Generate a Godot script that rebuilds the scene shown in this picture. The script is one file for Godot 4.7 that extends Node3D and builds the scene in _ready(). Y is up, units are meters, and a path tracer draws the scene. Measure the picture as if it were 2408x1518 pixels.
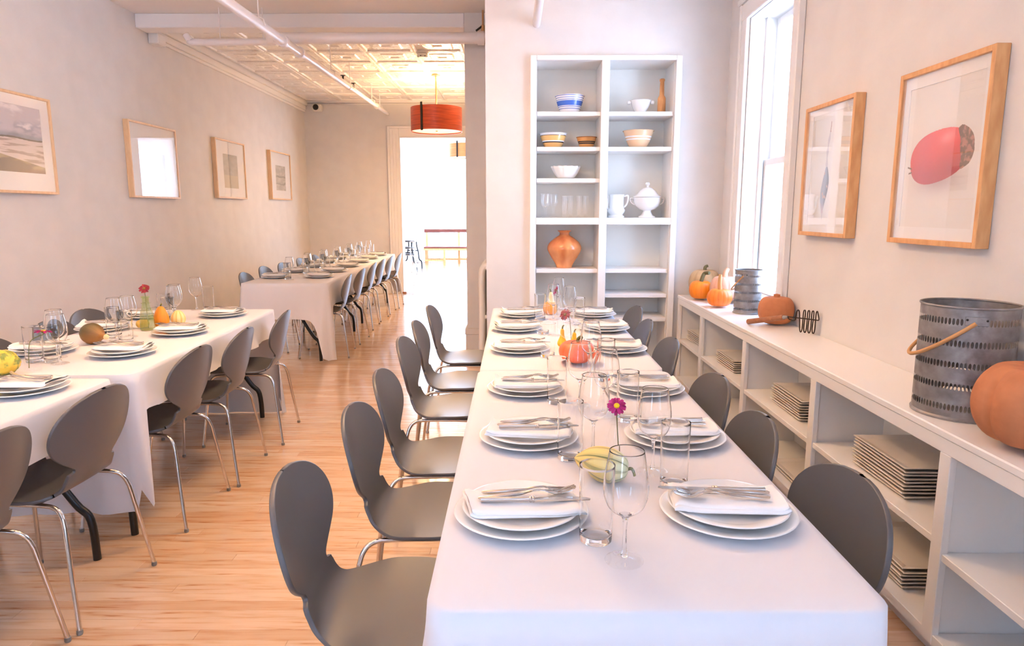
extends Node3D

const FOCAL_PIXELS := 1597.0
var count := {}
var M := {}
var protos := {}
var used := {}
var rng := RandomNumberGenerator.new()

# ---------------------------------------------------------------- helpers
func v(x: float, y: float, d: float) -> Vector3:
	return Vector3(x, y, -d)

func numbered(called: String) -> String:
	var n: int = count.get(called, 0)
	count[called] = n + 1
	return called if n == 0 else "%s_%03d" % [called, n]

func base(called: String, where := Vector3.ZERO, turn := 0.0) -> Node3D:
	var o := Node3D.new()
	o.name = numbered(called)
	add_child(o)
	o.position = where
	o.rotation.y = turn
	return o

func tag(o: Node, label: String, category: String, group := "") -> Node:
	o.set_meta("label", label)
	o.set_meta("category", category)
	if group:
		o.set_meta("group", group)
	return o

func part(called: String, shape, mat: Material, parent: Node, at := Vector3.ZERO) -> MeshInstance3D:
	var o := MeshInstance3D.new()
	o.mesh = done(shape) if shape is SurfaceTool else shape
	if o.mesh.get_surface_count() > 0:
		if o.mesh.surface_get_material(0) == null:
			o.mesh.surface_set_material(0, mat)
		else:
			o.set_surface_override_material(0, mat)
	o.name = called if parent != self else numbered(called)
	o.position = at
	parent.add_child(o, true)
	return o

var setting_labels := {
	"floor": ["pale maple strip floor of narrow boards running across the rooms", "floor"],
	"ground": ["pale pavement outside the windows", "ground"],
	"wall_left": ["long beige wall carrying four framed landscape prints", "wall"],
	"wall_right": ["beige window wall above the low white shelving", "wall"],
	"wall_front": ["beige wall behind the viewer with one tall window", "wall"],
	"wall_back": ["pale wall holding the built-in bookcase", "wall"],
	"wall_recess": ["beige side wall of the narrow recess behind the radiator", "wall"],
	"wall_divider": ["tan stub of wall between the front and back dining rooms", "wall"],
	"wall_side": ["beige wall of the back room opposite the pictures", "wall"],
	"wall_end": ["beige end wall of the back room with the cased doorway", "wall"],
	"wall_far_left": ["cream wall seen through the doorway at the door jamb", "wall"],
	"wall_far_right": ["wall of the far room with the wide added window", "wall"],
	"wall_far_front": ["far room side of the doorway wall", "wall"],
	"wall_far": ["farthest wall, almost all bright window behind the bench", "wall"],
	"ceiling_front": ["smooth pale ceiling of the front dining room", "ceiling"],
	"ceiling_back": ["pressed metal panel ceiling of the back dining room", "ceiling"],
	"ceiling_far": ["plain pale ceiling of the far room", "ceiling"],
	"beam": ["shallow white beam crossing between the two dining rooms", "beam"],
	"trim_1": ["stepped crown moulding along the picture wall of the back room", "moulding"],
	"trim_2": ["small square end block where the crown moulding begins", "moulding"],
	"trim_3": ["thin moulding at the top of the back room end wall", "moulding"],
	"baseboard_divider": ["tan baseboard wrapping the stub wall between the rooms", "baseboard"],
	"baseboard_left": ["white baseboard along the picture wall", "baseboard"],
	"baseboard_end": ["white baseboard below the back room end wall", "baseboard"],
	"baseboard_back": ["short white baseboard beside the bookcase", "baseboard"],
	"window_1": ["tall white sash window beside the bookcase corner", "window"],
	"window_2": ["sash window in the shelving wall, farthest behind the viewer", "window"],
	"window_3": ["sash window in the shelving wall just behind the viewer", "window"],
	"window_4": ["tall window in the wall behind the viewer", "window"],
	"window_5": ["wide bright window behind the bench in the far room", "window"],
	"window_6": ["unseen wide side window added to light the far room bench", "window"],
	"door_1": ["wide white cased doorway into the bright far room", "doorway"],
}

func struct(called: String, shape, mat: Material, parent: Node = self, label := "", category := "") -> MeshInstance3D:
	var o := part(called, shape, mat, parent)
	if parent == self:
		o.set_meta("kind", "structure")
		var said: Array = setting_labels.get(called, [])
		if said:
			tag(o, said[0], said[1])
	return o

func copy_of(key: String) -> Node3D:
	var p: Node3D = protos[key]
	if not used.has(key):
		used[key] = String(p.name).rstrip("0123456789").trim_suffix("_")
		return p
	var c: Node3D = p.duplicate()
	c.name = numbered(used[key])
	add_child(c)
	return c

func S() -> SurfaceTool:
	var st := SurfaceTool.new()
	st.begin(Mesh.PRIMITIVE_TRIANGLES)
	st.set_smooth_group(-1)
	return st

func done(st: SurfaceTool) -> ArrayMesh:
	st.generate_normals()
	return st.commit()

func tri(st: SurfaceTool, a: Vector3, b: Vector3, c: Vector3) -> void:   # counter-clockwise from outside
	if a.is_equal_approx(b) or b.is_equal_approx(c) or a.is_equal_approx(c):
		return
	st.add_vertex(a)
	st.add_vertex(c)
	st.add_vertex(b)

func quad(st: SurfaceTool, a: Vector3, b: Vector3, c: Vector3, d: Vector3) -> void:
	tri(st, a, b, c)
	tri(st, a, c, d)

func face(st: SurfaceTool, p: Array, away: Vector3) -> void:   # convex polygon turned away from a point
	var mid := Vector3.ZERO
	for q in p:
		mid += q
	mid /= p.size()
	var n: Vector3 = (p[1] - p[0]).cross(p[2] - p[0])
	var out: bool = n.dot(mid - away) >= 0
	for i in range(1, p.size() - 1):
		if out:
			tri(st, p[0], p[i], p[i + 1])
		else:
			tri(st, p[0], p[i + 1], p[i])

func box(st: SurfaceTool, c: Vector3, s: Vector3, b := 0.0, turn := Basis()) -> void:
	st.set_smooth_group(-1)
	var h := s / 2
	var P := func(axis: int, k: Vector3) -> Vector3:
		var q := Vector3(k.x * (h.x - b), k.y * (h.y - b), k.z * (h.z - b))
		q[axis] = k[axis] * h[axis]
		return c + turn * q
	for axis in 3:
		var a1 := (axis + 1) % 3
		var a2 := (axis + 2) % 3
		for s0 in [-1.0, 1.0]:
			var ring := []
			for e in [[-1, -1], [1, -1], [1, 1], [-1, 1]]:
				var k := Vector3()
				k[axis] = s0
				k[a1] = e[0]
				k[a2] = e[1]
				ring.append(P.call(axis, k))
			face(st, ring, c)
			if b > 0:
				for s1 in [-1.0, 1.0]:
					var k := Vector3()
					k[axis] = s0
					k[a1] = s1
					k[a2] = -1
					var k2 := k
					k2[a2] = 1
					face(st, [P.call(axis, k), P.call(axis, k2), P.call(a1, k2), P.call(a1, k)], c)
	if b > 0:
		for x in [-1, 1]:
			for y in [-1, 1]:
				for z in [-1, 1]:
					var k := Vector3(x, y, z)
					face(st, [P.call(0, k), P.call(1, k), P.call(2, k)], c)

func bx(x0: float, x1: float, y0: float, y1: float, d0: float, d1: float, b := 0.0, st: SurfaceTool = null) -> SurfaceTool:
	if st == null:
		st = S()
	box(st, v((x0 + x1) / 2, (y0 + y1) / 2, (d0 + d1) / 2), Vector3(absf(x1 - x0), absf(y1 - y0), absf(d1 - d0)), b)
	return st

func lathe(st: SurfaceTool, prof: Array, n: int, at := Vector3.ZERO, crease := 0.7) -> SurfaceTool:
	var g := 1
	for i in prof.size() - 1:
		var a: Vector2 = prof[i]
		var b: Vector2 = prof[i + 1]
		if i > 0 and absf((a - prof[i - 1]).angle_to(b - a)) > crease:
			g += 1
		st.set_smooth_group(g)
		for k in n:
			var t := TAU * k / n
			var u := TAU * ((k + 1) % n) / n
			quad(st, at + Vector3(a.x * cos(t), a.y, -a.x * sin(t)), at + Vector3(a.x * cos(u), a.y, -a.x * sin(u)), at + Vector3(b.x * cos(u), b.y, -b.x * sin(u)), at + Vector3(b.x * cos(t), b.y, -b.x * sin(t)))
	return st

func tube(st: SurfaceTool, pts: Array, r: float, n := 10, caps := true, taper := 1.0) -> SurfaceTool:
	var rings := []
	var T: Vector3 = (pts[1] - pts[0]).normalized()
	var N := T.cross(Vector3.UP if absf(T.y) < 0.9 else Vector3.RIGHT).normalized()
	for i in pts.size():
		var t2: Vector3 = (pts[mini(i + 1, pts.size() - 1)] - pts[maxi(i - 1, 0)]).normalized()
		N = (N - t2 * N.dot(t2)).normalized()
		var B := t2.cross(N)
		var ring := []
		var rr := r * lerpf(1.0, taper, float(i) / (pts.size() - 1))
		for k in n:
			ring.append(pts[i] + (N * cos(TAU * k / n) + B * sin(TAU * k / n)) * rr)
		rings.append(ring)
	st.set_smooth_group(7)
	for i in pts.size() - 1:
		for k in n:
			var m := (k + 1) % n
			quad(st, rings[i][k], rings[i][m], rings[i + 1][m], rings[i + 1][k])
	if caps:
		st.set_smooth_group(-1)
		for k in range(1, n - 1):
			tri(st, rings[0][0], rings[0][k + 1], rings[0][k])
			tri(st, rings[-1][0], rings[-1][k], rings[-1][k + 1])
	return st

func smooth_path(p: Array, per := 6) -> Array:   # Catmull-Rom through the points (Vector2 or Vector3)
	var out := []
	for i in p.size() - 1:
		var p0 = p[maxi(i - 1, 0)]
		var p1 = p[i]
		var p2 = p[i + 1]
		var p3 = p[mini(i + 2, p.size() - 1)]
		for k in per:
			out.append(p1.cubic_interpolate(p2, p0, p3, float(k) / per))
	out.append(p[-1])
	return out

func surf(st: SurfaceTool, nu: int, nv: int, f: Callable, tint = null, wrap := true) -> SurfaceTool:   # u runs round, v upwards
	st.set_smooth_group(3)
	var P := []
	for j in nv + 1:
		var row := []
		for i in nu + 1:
			row.append(f.call(float(i % nu if wrap else i) / nu, float(j) / nv))
		P.append(row)
	for j in nv:
		for i in nu:
			if tint != null:
				st.set_color(tint.call((i + 0.5) / nu, (j + 0.5) / nv))
			quad(st, P[j][i], P[j][i + 1], P[j + 1][i + 1], P[j + 1][i])
	return st

func plate_of(st: SurfaceTool, outline: PackedVector2Array, thick: float, bend: Callable) -> SurfaceTool:   # a cut sheet; outline in x-z, bend gives the height
	if not Geometry2D.is_polygon_clockwise(outline):
		outline.reverse()
	var t := Geometry2D.triangulate_polygon(outline)
	st.set_smooth_group(1)
	var up := func(p: Vector2, h: float) -> Vector3: return Vector3(p.x, bend.call(p) + h, p.y)
	for i in range(0, t.size(), 3):
		var a: Vector2 = outline[t[i]]
		var b: Vector2 = outline[t[i + 1]]
		var c: Vector2 = outline[t[i + 2]]
		var n: Vector3 = (up.call(b, 0) - up.call(a, 0)).cross(up.call(c, 0) - up.call(a, 0))
		if n.y < 0:
			var s := b
			b = c
			c = s
		tri(st, up.call(a, thick), up.call(b, thick), up.call(c, thick))
		tri(st, up.call(a, 0), up.call(c, 0), up.call(b, 0))
	st.set_smooth_group(-1)
	for i in outline.size():
		var a: Vector2 = outline[i]
		var b: Vector2 = outline[(i + 1) % outline.size()]
		quad(st, up.call(b, 0), up.call(a, 0), up.call(a, thick), up.call(b, thick))
	return st

# ---------------------------------------------------------------- materials
func mat(c: Color, rough := 0.6, metal := 0.0, spec := 0.5) -> StandardMaterial3D:
	var m := StandardMaterial3D.new()
	m.albedo_color = c
	m.roughness = rough
	m.metallic = metal
	m.metallic_specular = spec
	return m

func noise_tex(s: int, freq: float, lo: Color, hi: Color, octaves := 4, size := 256, mid = null) -> NoiseTexture2D:
	var n := FastNoiseLite.new()
	n.seed = s
	n.frequency = freq
	n.fractal_octaves = octaves
	n.noise_type = FastNoiseLite.TYPE_SIMPLEX_SMOOTH
	var t := NoiseTexture2D.new()
	t.width = size
	t.height = size
	t.seamless = true
	t.noise = n
	var g := Gradient.new()
	g.set_color(0, lo)
	g.set_color(1, hi)
	if mid != null:
		g.add_point(0.5, mid)
	t.color_ramp = g
	return t

func grained(c0: Color, c1: Color, scale: Vector3, rough: float, s: int, freq := 0.02) -> StandardMaterial3D:
	var m := mat(Color.WHITE, rough)
	m.albedo_texture = noise_tex(s, freq, c0, c1, 4)
	m.uv1_triplanar = true
	m.uv1_scale = scale
	return m

func glass_pane(a := 0.03, c := Color(1, 1, 1)) -> StandardMaterial3D:
	var m := mat(Color(c.r, c.g, c.b, a), 0.0)
	m.transparency = BaseMaterial3D.TRANSPARENCY_ALPHA
	return m

func glass_solid() -> StandardMaterial3D:
	var m := mat(Color(1, 1, 1, 0.0), 0.0)
	m.refraction_enabled = true
	m.refraction_scale = 0.036
	return m

func tinted(rough: float, spec := 0.5) -> StandardMaterial3D:
	var m := mat(Color.WHITE, rough, 0.0, spec)
	m.vertex_color_use_as_albedo = true
	return m

func lin(r: float, g: float, b: float) -> Color:
	return Color(r, g, b).srgb_to_linear()

func make_materials() -> void:
	M.wall = mat(Color(0.90, 0.885, 0.87), 0.75, 0.0, 0.3)
	M.wall.albedo_texture = noise_tex(3, 0.01, Color(0.97, 0.97, 0.97), Color(1, 1, 1), 3)
	M.wall.uv1_triplanar = true
	M.wall.uv1_world_triplanar = true
	M.ceiling = mat(Color(0.965, 0.95, 0.94), 0.8, 0.0, 0.3)
	M.tin = mat(Color(0.96, 0.94, 0.915), 0.38)
	M.tin.heightmap_enabled = true
	M.tin.heightmap_texture = noise_tex(12, 0.03, Color.BLACK, Color.WHITE, 4)
	M.tin.heightmap_scale = 1.2
	M.tin.uv1_triplanar = true
	M.tin.uv1_world_triplanar = true
	M.tin.uv1_scale = Vector3(1.2, 1.2, 1.2)
	M.trim = mat(Color(0.935, 0.92, 0.90), 0.4)
	M.white = mat(Color(0.965, 0.955, 0.94), 0.38)
	M.shelf_back = mat(Color(0.965, 0.955, 0.925), 0.5)
	M.pipe = mat(Color(0.95, 0.925, 0.92), 0.35)
	M.dark = mat(Color(0.10, 0.09, 0.09), 0.4)
	M.black = mat(Color(0.05, 0.05, 0.055), 0.35)
	M.floor = mat(Color.WHITE, 0.22)
	M.floor.vertex_color_use_as_albedo = true
	M.floor.albedo_texture = noise_tex(5, 0.012, Color(0.74, 0.53, 0.36), Color(1, 1, 1), 5, 512, Color(0.985, 0.965, 0.945))
	M.floor.albedo_texture.color_ramp.add_point(0.22, Color(0.95, 0.89, 0.83))
	M.floor.uv1_triplanar = true
	M.floor.uv1_world_triplanar = true
	M.floor.uv1_scale = Vector3(0.45, 1, 5.5)
	M.floor.clearcoat_enabled = true
	M.floor.clearcoat = 0.6
	M.floor.clearcoat_roughness = 0.12
	M.under = mat(Color(0.30, 0.22, 0.15), 0.8)
	M.cloth = mat(Color(0.89, 0.88, 0.89), 0.85, 0.0, 0.25)
	M.cloth.heightmap_enabled = true
	M.cloth.heightmap_texture = noise_tex(21, 0.008, Color.BLACK, Color.WHITE, 2)
	M.cloth.heightmap_scale = 0.5
	M.cloth.uv1_triplanar = true
	M.cloth.uv1_world_triplanar = true
	M.cloth.uv1_scale = Vector3(0.9, 0.9, 0.9)
	M.linen = mat(Color(0.96, 0.95, 0.94), 0.85, 0.0, 0.25)
	M.china = mat(Color(0.95, 0.945, 0.935), 0.15)
	M.stone = mat(Color(0.91, 0.88, 0.845), 0.32)
	M.steel = mat(Color(0.80, 0.78, 0.76), 0.16, 1.0)
	M.chrome = mat(Color(0.83, 0.81, 0.79), 0.10, 1.0)
	M.chair = mat(Color(0.352, 0.347, 0.352), 0.36)
	M.glide = mat(Color(0.55, 0.53, 0.50), 0.4)
	M.pane = glass_pane(0.03)
	M.bowl = glass_pane(0.01, Color(0.97, 0.98, 1.0))
	M.bowl.metallic_specular = 0.40
	M.solid = glass_solid()
	M.green_glass = glass_pane(0.38, Color(0.62, 0.66, 0.30))
	M.frame = grained(Color(0.80, 0.57, 0.36), Color(0.89, 0.69, 0.48), Vector3(3, 0.8, 3), 0.45, 31, 0.03)
	M.frame_pale = grained(Color(0.86, 0.70, 0.53), Color(0.92, 0.79, 0.63), Vector3(3, 0.8, 3), 0.45, 33, 0.03)
	M.mat_board = mat(Color(0.95, 0.945, 0.94), 0.7)
	M.drum = grained(Color(0.52, 0.17, 0.07), Color(0.78, 0.33, 0.16), Vector3(0.6, 8, 0.6), 0.35, 41, 0.02)
	M.drum.backlight_enabled = true
	M.drum.backlight = Color(0.35, 0.12, 0.05)
	M.drum_pale = grained(Color(0.74, 0.46, 0.24), Color(0.86, 0.58, 0.34), Vector3(0.6, 8, 0.6), 0.35, 43, 0.02)
	M.glow = mat(Color(0.95, 0.90, 0.82), 0.6)
	M.glow.emission_enabled = true
	M.glow.emission = Color(1.0, 0.80, 0.55)
	M.glow.emission_energy_multiplier = 0.8
	M.brass = mat(Color(0.78, 0.62, 0.45), 0.3, 0.9)
	M.galv = mat(Color(0.66, 0.65, 0.645), 0.45, 0.4)
	M.galv.albedo_texture = noise_tex(51, 0.02, Color(0.72, 0.70, 0.70), Color(1, 1, 1), 4)
	M.galv.uv1_triplanar = true
	M.galv.uv1_scale = Vector3(4, 4, 4)
	M.rope = mat(Color(0.78, 0.58, 0.38), 0.85)
	M.terra = mat(Color(0.78, 0.50, 0.33), 0.8)
	M.terra.albedo_texture = noise_tex(61, 0.02, Color(0.86, 0.84, 0.84), Color(1, 1, 1), 4)
	M.terra.uv1_triplanar = true
	M.terra.uv1_scale = Vector3(3, 3, 3)
	M.rind = tinted(0.42)
	M.matte_paint = tinted(0.6)
	M.ceramic = tinted(0.22)
	M.orange_glaze = mat(Color(0.93, 0.66, 0.45), 0.15)
	M.orange_glaze.albedo_texture = noise_tex(71, 0.012, Color(0.80, 0.62, 0.56), Color(1.0, 1.0, 0.95), 3)
	M.orange_glaze.uv1_triplanar = true
	M.orange_glaze.uv1_scale = Vector3(3, 1.2, 3)
	M.wood = grained(Color(0.72, 0.48, 0.28), Color(0.86, 0.64, 0.42), Vector3(10, 1.5, 10), 0.5, 81, 0.02)
	M.handle_wood = grained(Color(0.50, 0.31, 0.20), Color(0.68, 0.45, 0.30), Vector3(4, 6, 6), 0.55, 83, 0.02)
	M.iron = mat(Color(0.19, 0.12, 0.09), 0.5, 0.3)
	M.petal = mat(Color(0.66, 0.05, 0.40), 0.6)
	M.petal.backlight_enabled = true
	M.petal.backlight = Color(0.35, 0.04, 0.2)
	M.petal_dark = mat(Color(0.52, 0.03, 0.14), 0.6)
	M.pollen = mat(Color(0.90, 0.76, 0.10), 0.8)
	M.pollen_dark = mat(Color(0.45, 0.35, 0.12), 0.8)
	M.stem = mat(Color(0.42, 0.42, 0.20), 0.6)
	M.leather = mat(Color(0.42, 0.20, 0.16), 0.5)
	M.pale_wood = grained(Color(0.80, 0.60, 0.38), Color(0.90, 0.74, 0.52), Vector3(6, 1, 6), 0.5, 91, 0.02)
	M.siding = mat(Color(0.72, 0.80, 0.84), 0.7)
	M.pavement = mat(Color(0.88, 0.89, 0.905), 0.9)
	M.plastic = mat(Color(0.90, 0.885, 0.85), 0.45)

# ---------------------------------------------------------------- start
func _ready() -> void:
	rng.seed = 4711
	var cam := Camera3D.new()
	cam.name = "camera"
	add_child(cam)
	cam.fov = rad_to_deg(2.0 * atan(759.0 / FOCAL_PIXELS))
	cam.position = Vector3(0, 1.40, 0)
	cam.rotation = Vector3(-atan(262.0 / FOCAL_PIXELS), atan(5.0 / FOCAL_PIXELS), 0)
	cam.near = 0.05
	cam.far = 200.0
	cam.current = true
	var we := WorldEnvironment.new()
	we.name = "world_environment"
	var env := Environment.new()
	env.background_mode = Environment.BG_SKY
	var sky := Sky.new()
	var sm := ProceduralSkyMaterial.new()
	sm.sky_top_color = Color(0.60, 0.765, 1.0)
	sm.sky_horizon_color = Color(0.745, 0.86, 1.0)
	sm.ground_bottom_color = Color(0.62, 0.62, 0.63)
	sm.ground_horizon_color = Color(0.86, 0.88, 0.90)
	sm.sky_curve = 0.3
	sm.sky_energy_multiplier = 1.0
	sm.ground_energy_multiplier = 1.0
	sky.sky_material = sm
	env.sky = sky
	env.background_energy_multiplier = 9.0
	env.tonemap_mode = Environment.TONE_MAPPER_LINEAR
	env.tonemap_exposure = 1.58
	env.sdfgi_enabled = true
	env.ssao_enabled = true
	env.ssil_enabled = true
	we.environment = env
	add_child(we)
	var bounce_sun := DirectionalLight3D.new()   # added to bounce light off the outdoor ground to the ceiling; misses the windows
	bounce_sun.name = "bounce_sun"
	bounce_sun.light_color = Color(0.98, 0.98, 1.0)
	bounce_sun.light_energy = 22.0
	bounce_sun.light_angular_distance = 0.6
	bounce_sun.shadow_enabled = true
	add_child(bounce_sun)
	bounce_sun.look_at_from_position(Vector3(-6, 10, 0), Vector3.ZERO, Vector3(0, 0, 1))
	make_materials()
	build_shell()
	build_windows_and_door()
	build_ceiling_fittings()
	build_bookcase()
	build_counter()
	build_tables()
	build_chairs()
	build_settings()
	build_table_decor()
	build_pictures()
	build_far_room()
	build_outside()

# ---------------------------------------------------------------- the room
func build_shell() -> void:
	var fl := struct("floor", bx(-3.65, 2.45, -0.16, -0.02, -2.75, 19.1), M.under)
	var rest := S()
	var wide := 0.0572
	var gap := 0.0007
	var tones := [lin(0.89, 0.765, 0.65), lin(0.88, 0.745, 0.62), lin(0.91, 0.795, 0.685), lin(0.865, 0.715, 0.58), lin(0.90, 0.775, 0.66), lin(0.88, 0.755, 0.635)]
	for r in 381:
		var d0 := -2.7 + r * wide
		var x := -3.5 - rng.randf() * 1.2
		while x < 2.3:
			var ln := rng.randf_range(0.7, 1.7)
			var x1 := minf(x + ln, 2.3)
			var tone: Color = tones[rng.randi() % 6] * rng.randf_range(0.96, 1.04)
			tone.a = 1.0
			var x0 := maxf(x, -3.5)
			if x1 > -3.5 and not (d0 < 11.7 and x0 > 1.6):
				var single := d0 > 1.72 and d0 < 3.6 and x1 > -2.5 and x0 < 0.9
				var st := S() if single else rest
				st.set_color(tone)
				var lift := rng.randf_range(-0.0004, 0.0)
				box(st, v((x0 + x1) / 2, -0.01 + lift, d0 + wide / 2), Vector3(x1 - x0 - gap, 0.02, wide - gap), 0.0006 if single else 0.0)
				if single:
					part("plank", st, M.floor, fl)
			x = x1
	var rb := part("floorboards", rest, M.floor, fl)
	rb.set_meta("kind", "stuff")

	struct("wall_left", bx(-3.65, -3.5, -0.02, 3.2, -2.75, 11.9), M.wall)
	var st := S()   # behind the camera, one tall window
	for s in [[-3.5, -3.0], [-2.1, 1.6]]:
		bx(s[0], s[1], -0.02, 3.2, -2.75, -2.55, 0, st)
	for w in [[-3.0, -2.1]]:
		bx(w[0], w[1], -0.02, 0.55, -2.75, -2.55, 0, st)
		bx(w[0], w[1], 2.95, 3.2, -2.75, -2.55, 0, st)
	struct("wall_front", st, M.wall)
	st = S()
	for d in [[-2.75, -2.45], [-1.35, -1.15], [-0.25, 4.07], [4.87, 5.7]]:
		bx(1.6, 1.85, -0.02, 3.2, d[0], d[1], 0, st)
	for d in [[-2.45, -1.35], [-1.15, -0.25], [4.07, 4.87]]:
		bx(1.6, 1.85, -0.02, 0.80, d[0], d[1], 0, st)
		bx(1.6, 1.85, 2.70, 3.2, d[0], d[1], 0, st)
	struct("wall_right", st, M.wall)
	st = S()
	bx(-0.215, 0.150, -0.02, 3.2, 5.3, 5.66, 0, st)
	bx(1.215, 1.6, -0.02, 3.2, 5.3, 5.66, 0, st)
	bx(0.150, 1.215, 2.51, 3.2, 5.3, 5.66, 0, st)
	bx(0.0, 1.6, -0.02, 3.2, 5.66, 5.75, 0, st)
	struct("wall_back", st, M.wall)
	struct("wall_recess", bx(-0.06, 0.0, -0.02, 3.2, 5.66, 6.62), M.wall)
	struct("wall_divider", bx(-0.462, 0.0, -0.02, 3.2, 6.62, 6.90), M.wall)
	struct("wall_side", bx(-0.30, -0.15, -0.02, 3.2, 6.90, 11.7), M.wall)
	st = bx(-3.5, -1.915, -0.02, 3.2, 11.7, 11.9)
	bx(-1.915, -0.50, 2.62, 3.2, 11.7, 11.9, 0, st)
	bx(-0.50, 0.0, -0.02, 3.2, 11.7, 11.9, 0, st)
	struct("wall_end", st, M.wall)
	struct("ceiling_front", bx(-3.65, 1.85, 3.2, 3.35, -2.75, 6.90), M.ceiling)

	# dropped beam between the two rooms
	st = bx(-3.5, -0.462, 3.075, 3.2, 6.62, 6.82, 0.006)
	bx(-3.5, -0.462, 3.10, 3.2, 6.82, 6.90, 0.0, st)
	struct("beam", st, M.ceiling)
	var cs := bx(-3.5, -0.15, 3.215, 3.35, 6.90, 11.9)
	var ceil2 := struct("ceiling_back", cs, M.ceiling)
	# pressed metal ceiling panels, each with a raised border and a stepped middle
	var kinds := []
	for k in 3:
		var ps := S()
		var w := 0.566
		var rings := [[0.0, 0.0], [0.008, -0.020], [0.034, -0.020], [0.044, -0.004], [0.17 - 0.03 * k, -0.004], [0.185 - 0.03 * k, -0.014], [0.225, -0.014], [0.24, -0.002]]
		for i in rings.size() - 1:
			var a: Array = rings[i]
			var b: Array = rings[i + 1]
			ps.set_smooth_group(-1)
			for q in 4:
				var t := Basis(Vector3.UP, q * PI / 2)
				var ha: float = w / 2 - a[0]
				var hb: float = w / 2 - b[0]
				face(ps, [t * Vector3(-ha, a[1], ha), t * Vector3(ha, a[1], ha), t * Vector3(hb, b[1], hb), t * Vector3(-hb, b[1], hb)], Vector3(0, 5, 0))
		var hl: float = w / 2 - 0.24
		face(ps, [Vector3(-hl, -0.002, hl), Vector3(hl, -0.002, hl), Vector3(hl, -0.002, -hl), Vector3(-hl, -0.002, -hl)], Vector3(0, 5, 0))
		kinds.append(done(ps))
	for i in 6:
		for j in 8:
			if -3.42 + i * 0.57 < -0.5:
				part("tin_panel", kinds[(i * 3 + j * 5) % 3], M.tin, ceil2, v(-3.135 + i * 0.57, 3.215, 7.30 + j * 0.57))

	# crown along the left wall and the far wall of the back room, with its returned end block
	st = bx(-3.5, -3.43, 3.13, 3.215, 6.95, 11.7, 0.008)
	bx(-3.5, -3.46, 3.06, 3.13, 6.95, 11.7, 0.006, st)
	bx(-3.5, -3.475, 3.03, 3.06, 6.95, 11.7, 0.004, st)
	struct("trim_1", st, M.trim)
	struct("trim_2", bx(-3.5, -3.40, 2.985, 3.085, 6.83, 6.98, 0.008), M.trim)
	st = bx(-3.43, -0.3, 3.175, 3.215, 11.65, 11.7, 0.006)
	bx(-3.43, -0.3, 3.145, 3.16, 11.68, 11.7, 0.003, st)
	struct("trim_3", st, M.trim)
	st = bx(-0.478, -0.06, 0.0, 0.20, 6.603, 6.62, 0.003)
	bx(-0.484, -0.06, 0.20, 0.265, 6.596, 6.62, 0.006, st)
	bx(-0.478, -0.462, 0.0, 0.20, 6.62, 6.90, 0.003, st)
	bx(-0.484, -0.462, 0.20, 0.265, 6.62, 6.90, 0.006, st)
	struct("baseboard_divider", st, M.wall)
	st = bx(-3.5, -3.48, 0.0, 0.2, -2.5, 11.7, 0.003)
	struct("baseboard_left", st, M.trim)
	struct("baseboard_end", bx(-3.48, -2.12, 0.0, 0.2, 11.68, 11.7, 0.003), M.trim)
	struct("baseboard_back", bx(-0.215, 0.115, 0.0, 0.18, 5.28, 5.3, 0.003), M.trim)

	# cast-iron radiator in the recess
	var rad := base("radiator", v(-0.19, 0, 6.12))
	tag(rad, "white painted cast-iron radiator standing in the recess behind the wall end", "radiator")
	for k in 9:
		var rs := S()
		for x in [-0.085, 0.085]:
			tube(rs, smooth_path([Vector3(x * 0.4, 0.07, 0), Vector3(x, 0.12, 0), Vector3(x, 0.5, 0), Vector3(x, 0.88, 0), Vector3(x * 0.4, 0.945, 0)], 5), 0.030, 8)
		box(rs, Vector3(0, 0.93, 0), Vector3(0.14, 0.05, 0.056), 0.012)
		box(rs, Vector3(0, 0.50, 0), Vector3(0.14, 0.035, 0.05), 0.01)
		box(rs, Vector3(0, 0.09, 0), Vector3(0.14, 0.05, 0.056), 0.012)
		part("section", rs, M.trim, rad, Vector3(0, 0, 0.30 - k * 0.075))
	for z in [0.30, -0.30]:
		part("foot", lathe(S(), [Vector2(0, 0), Vector2(0.035, 0), Vector2(0.02, 0.04), Vector2(0.025, 0.08), Vector2(0, 0.08)], 10), M.trim, rad, Vector3(-0.05, 0, z))

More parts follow.
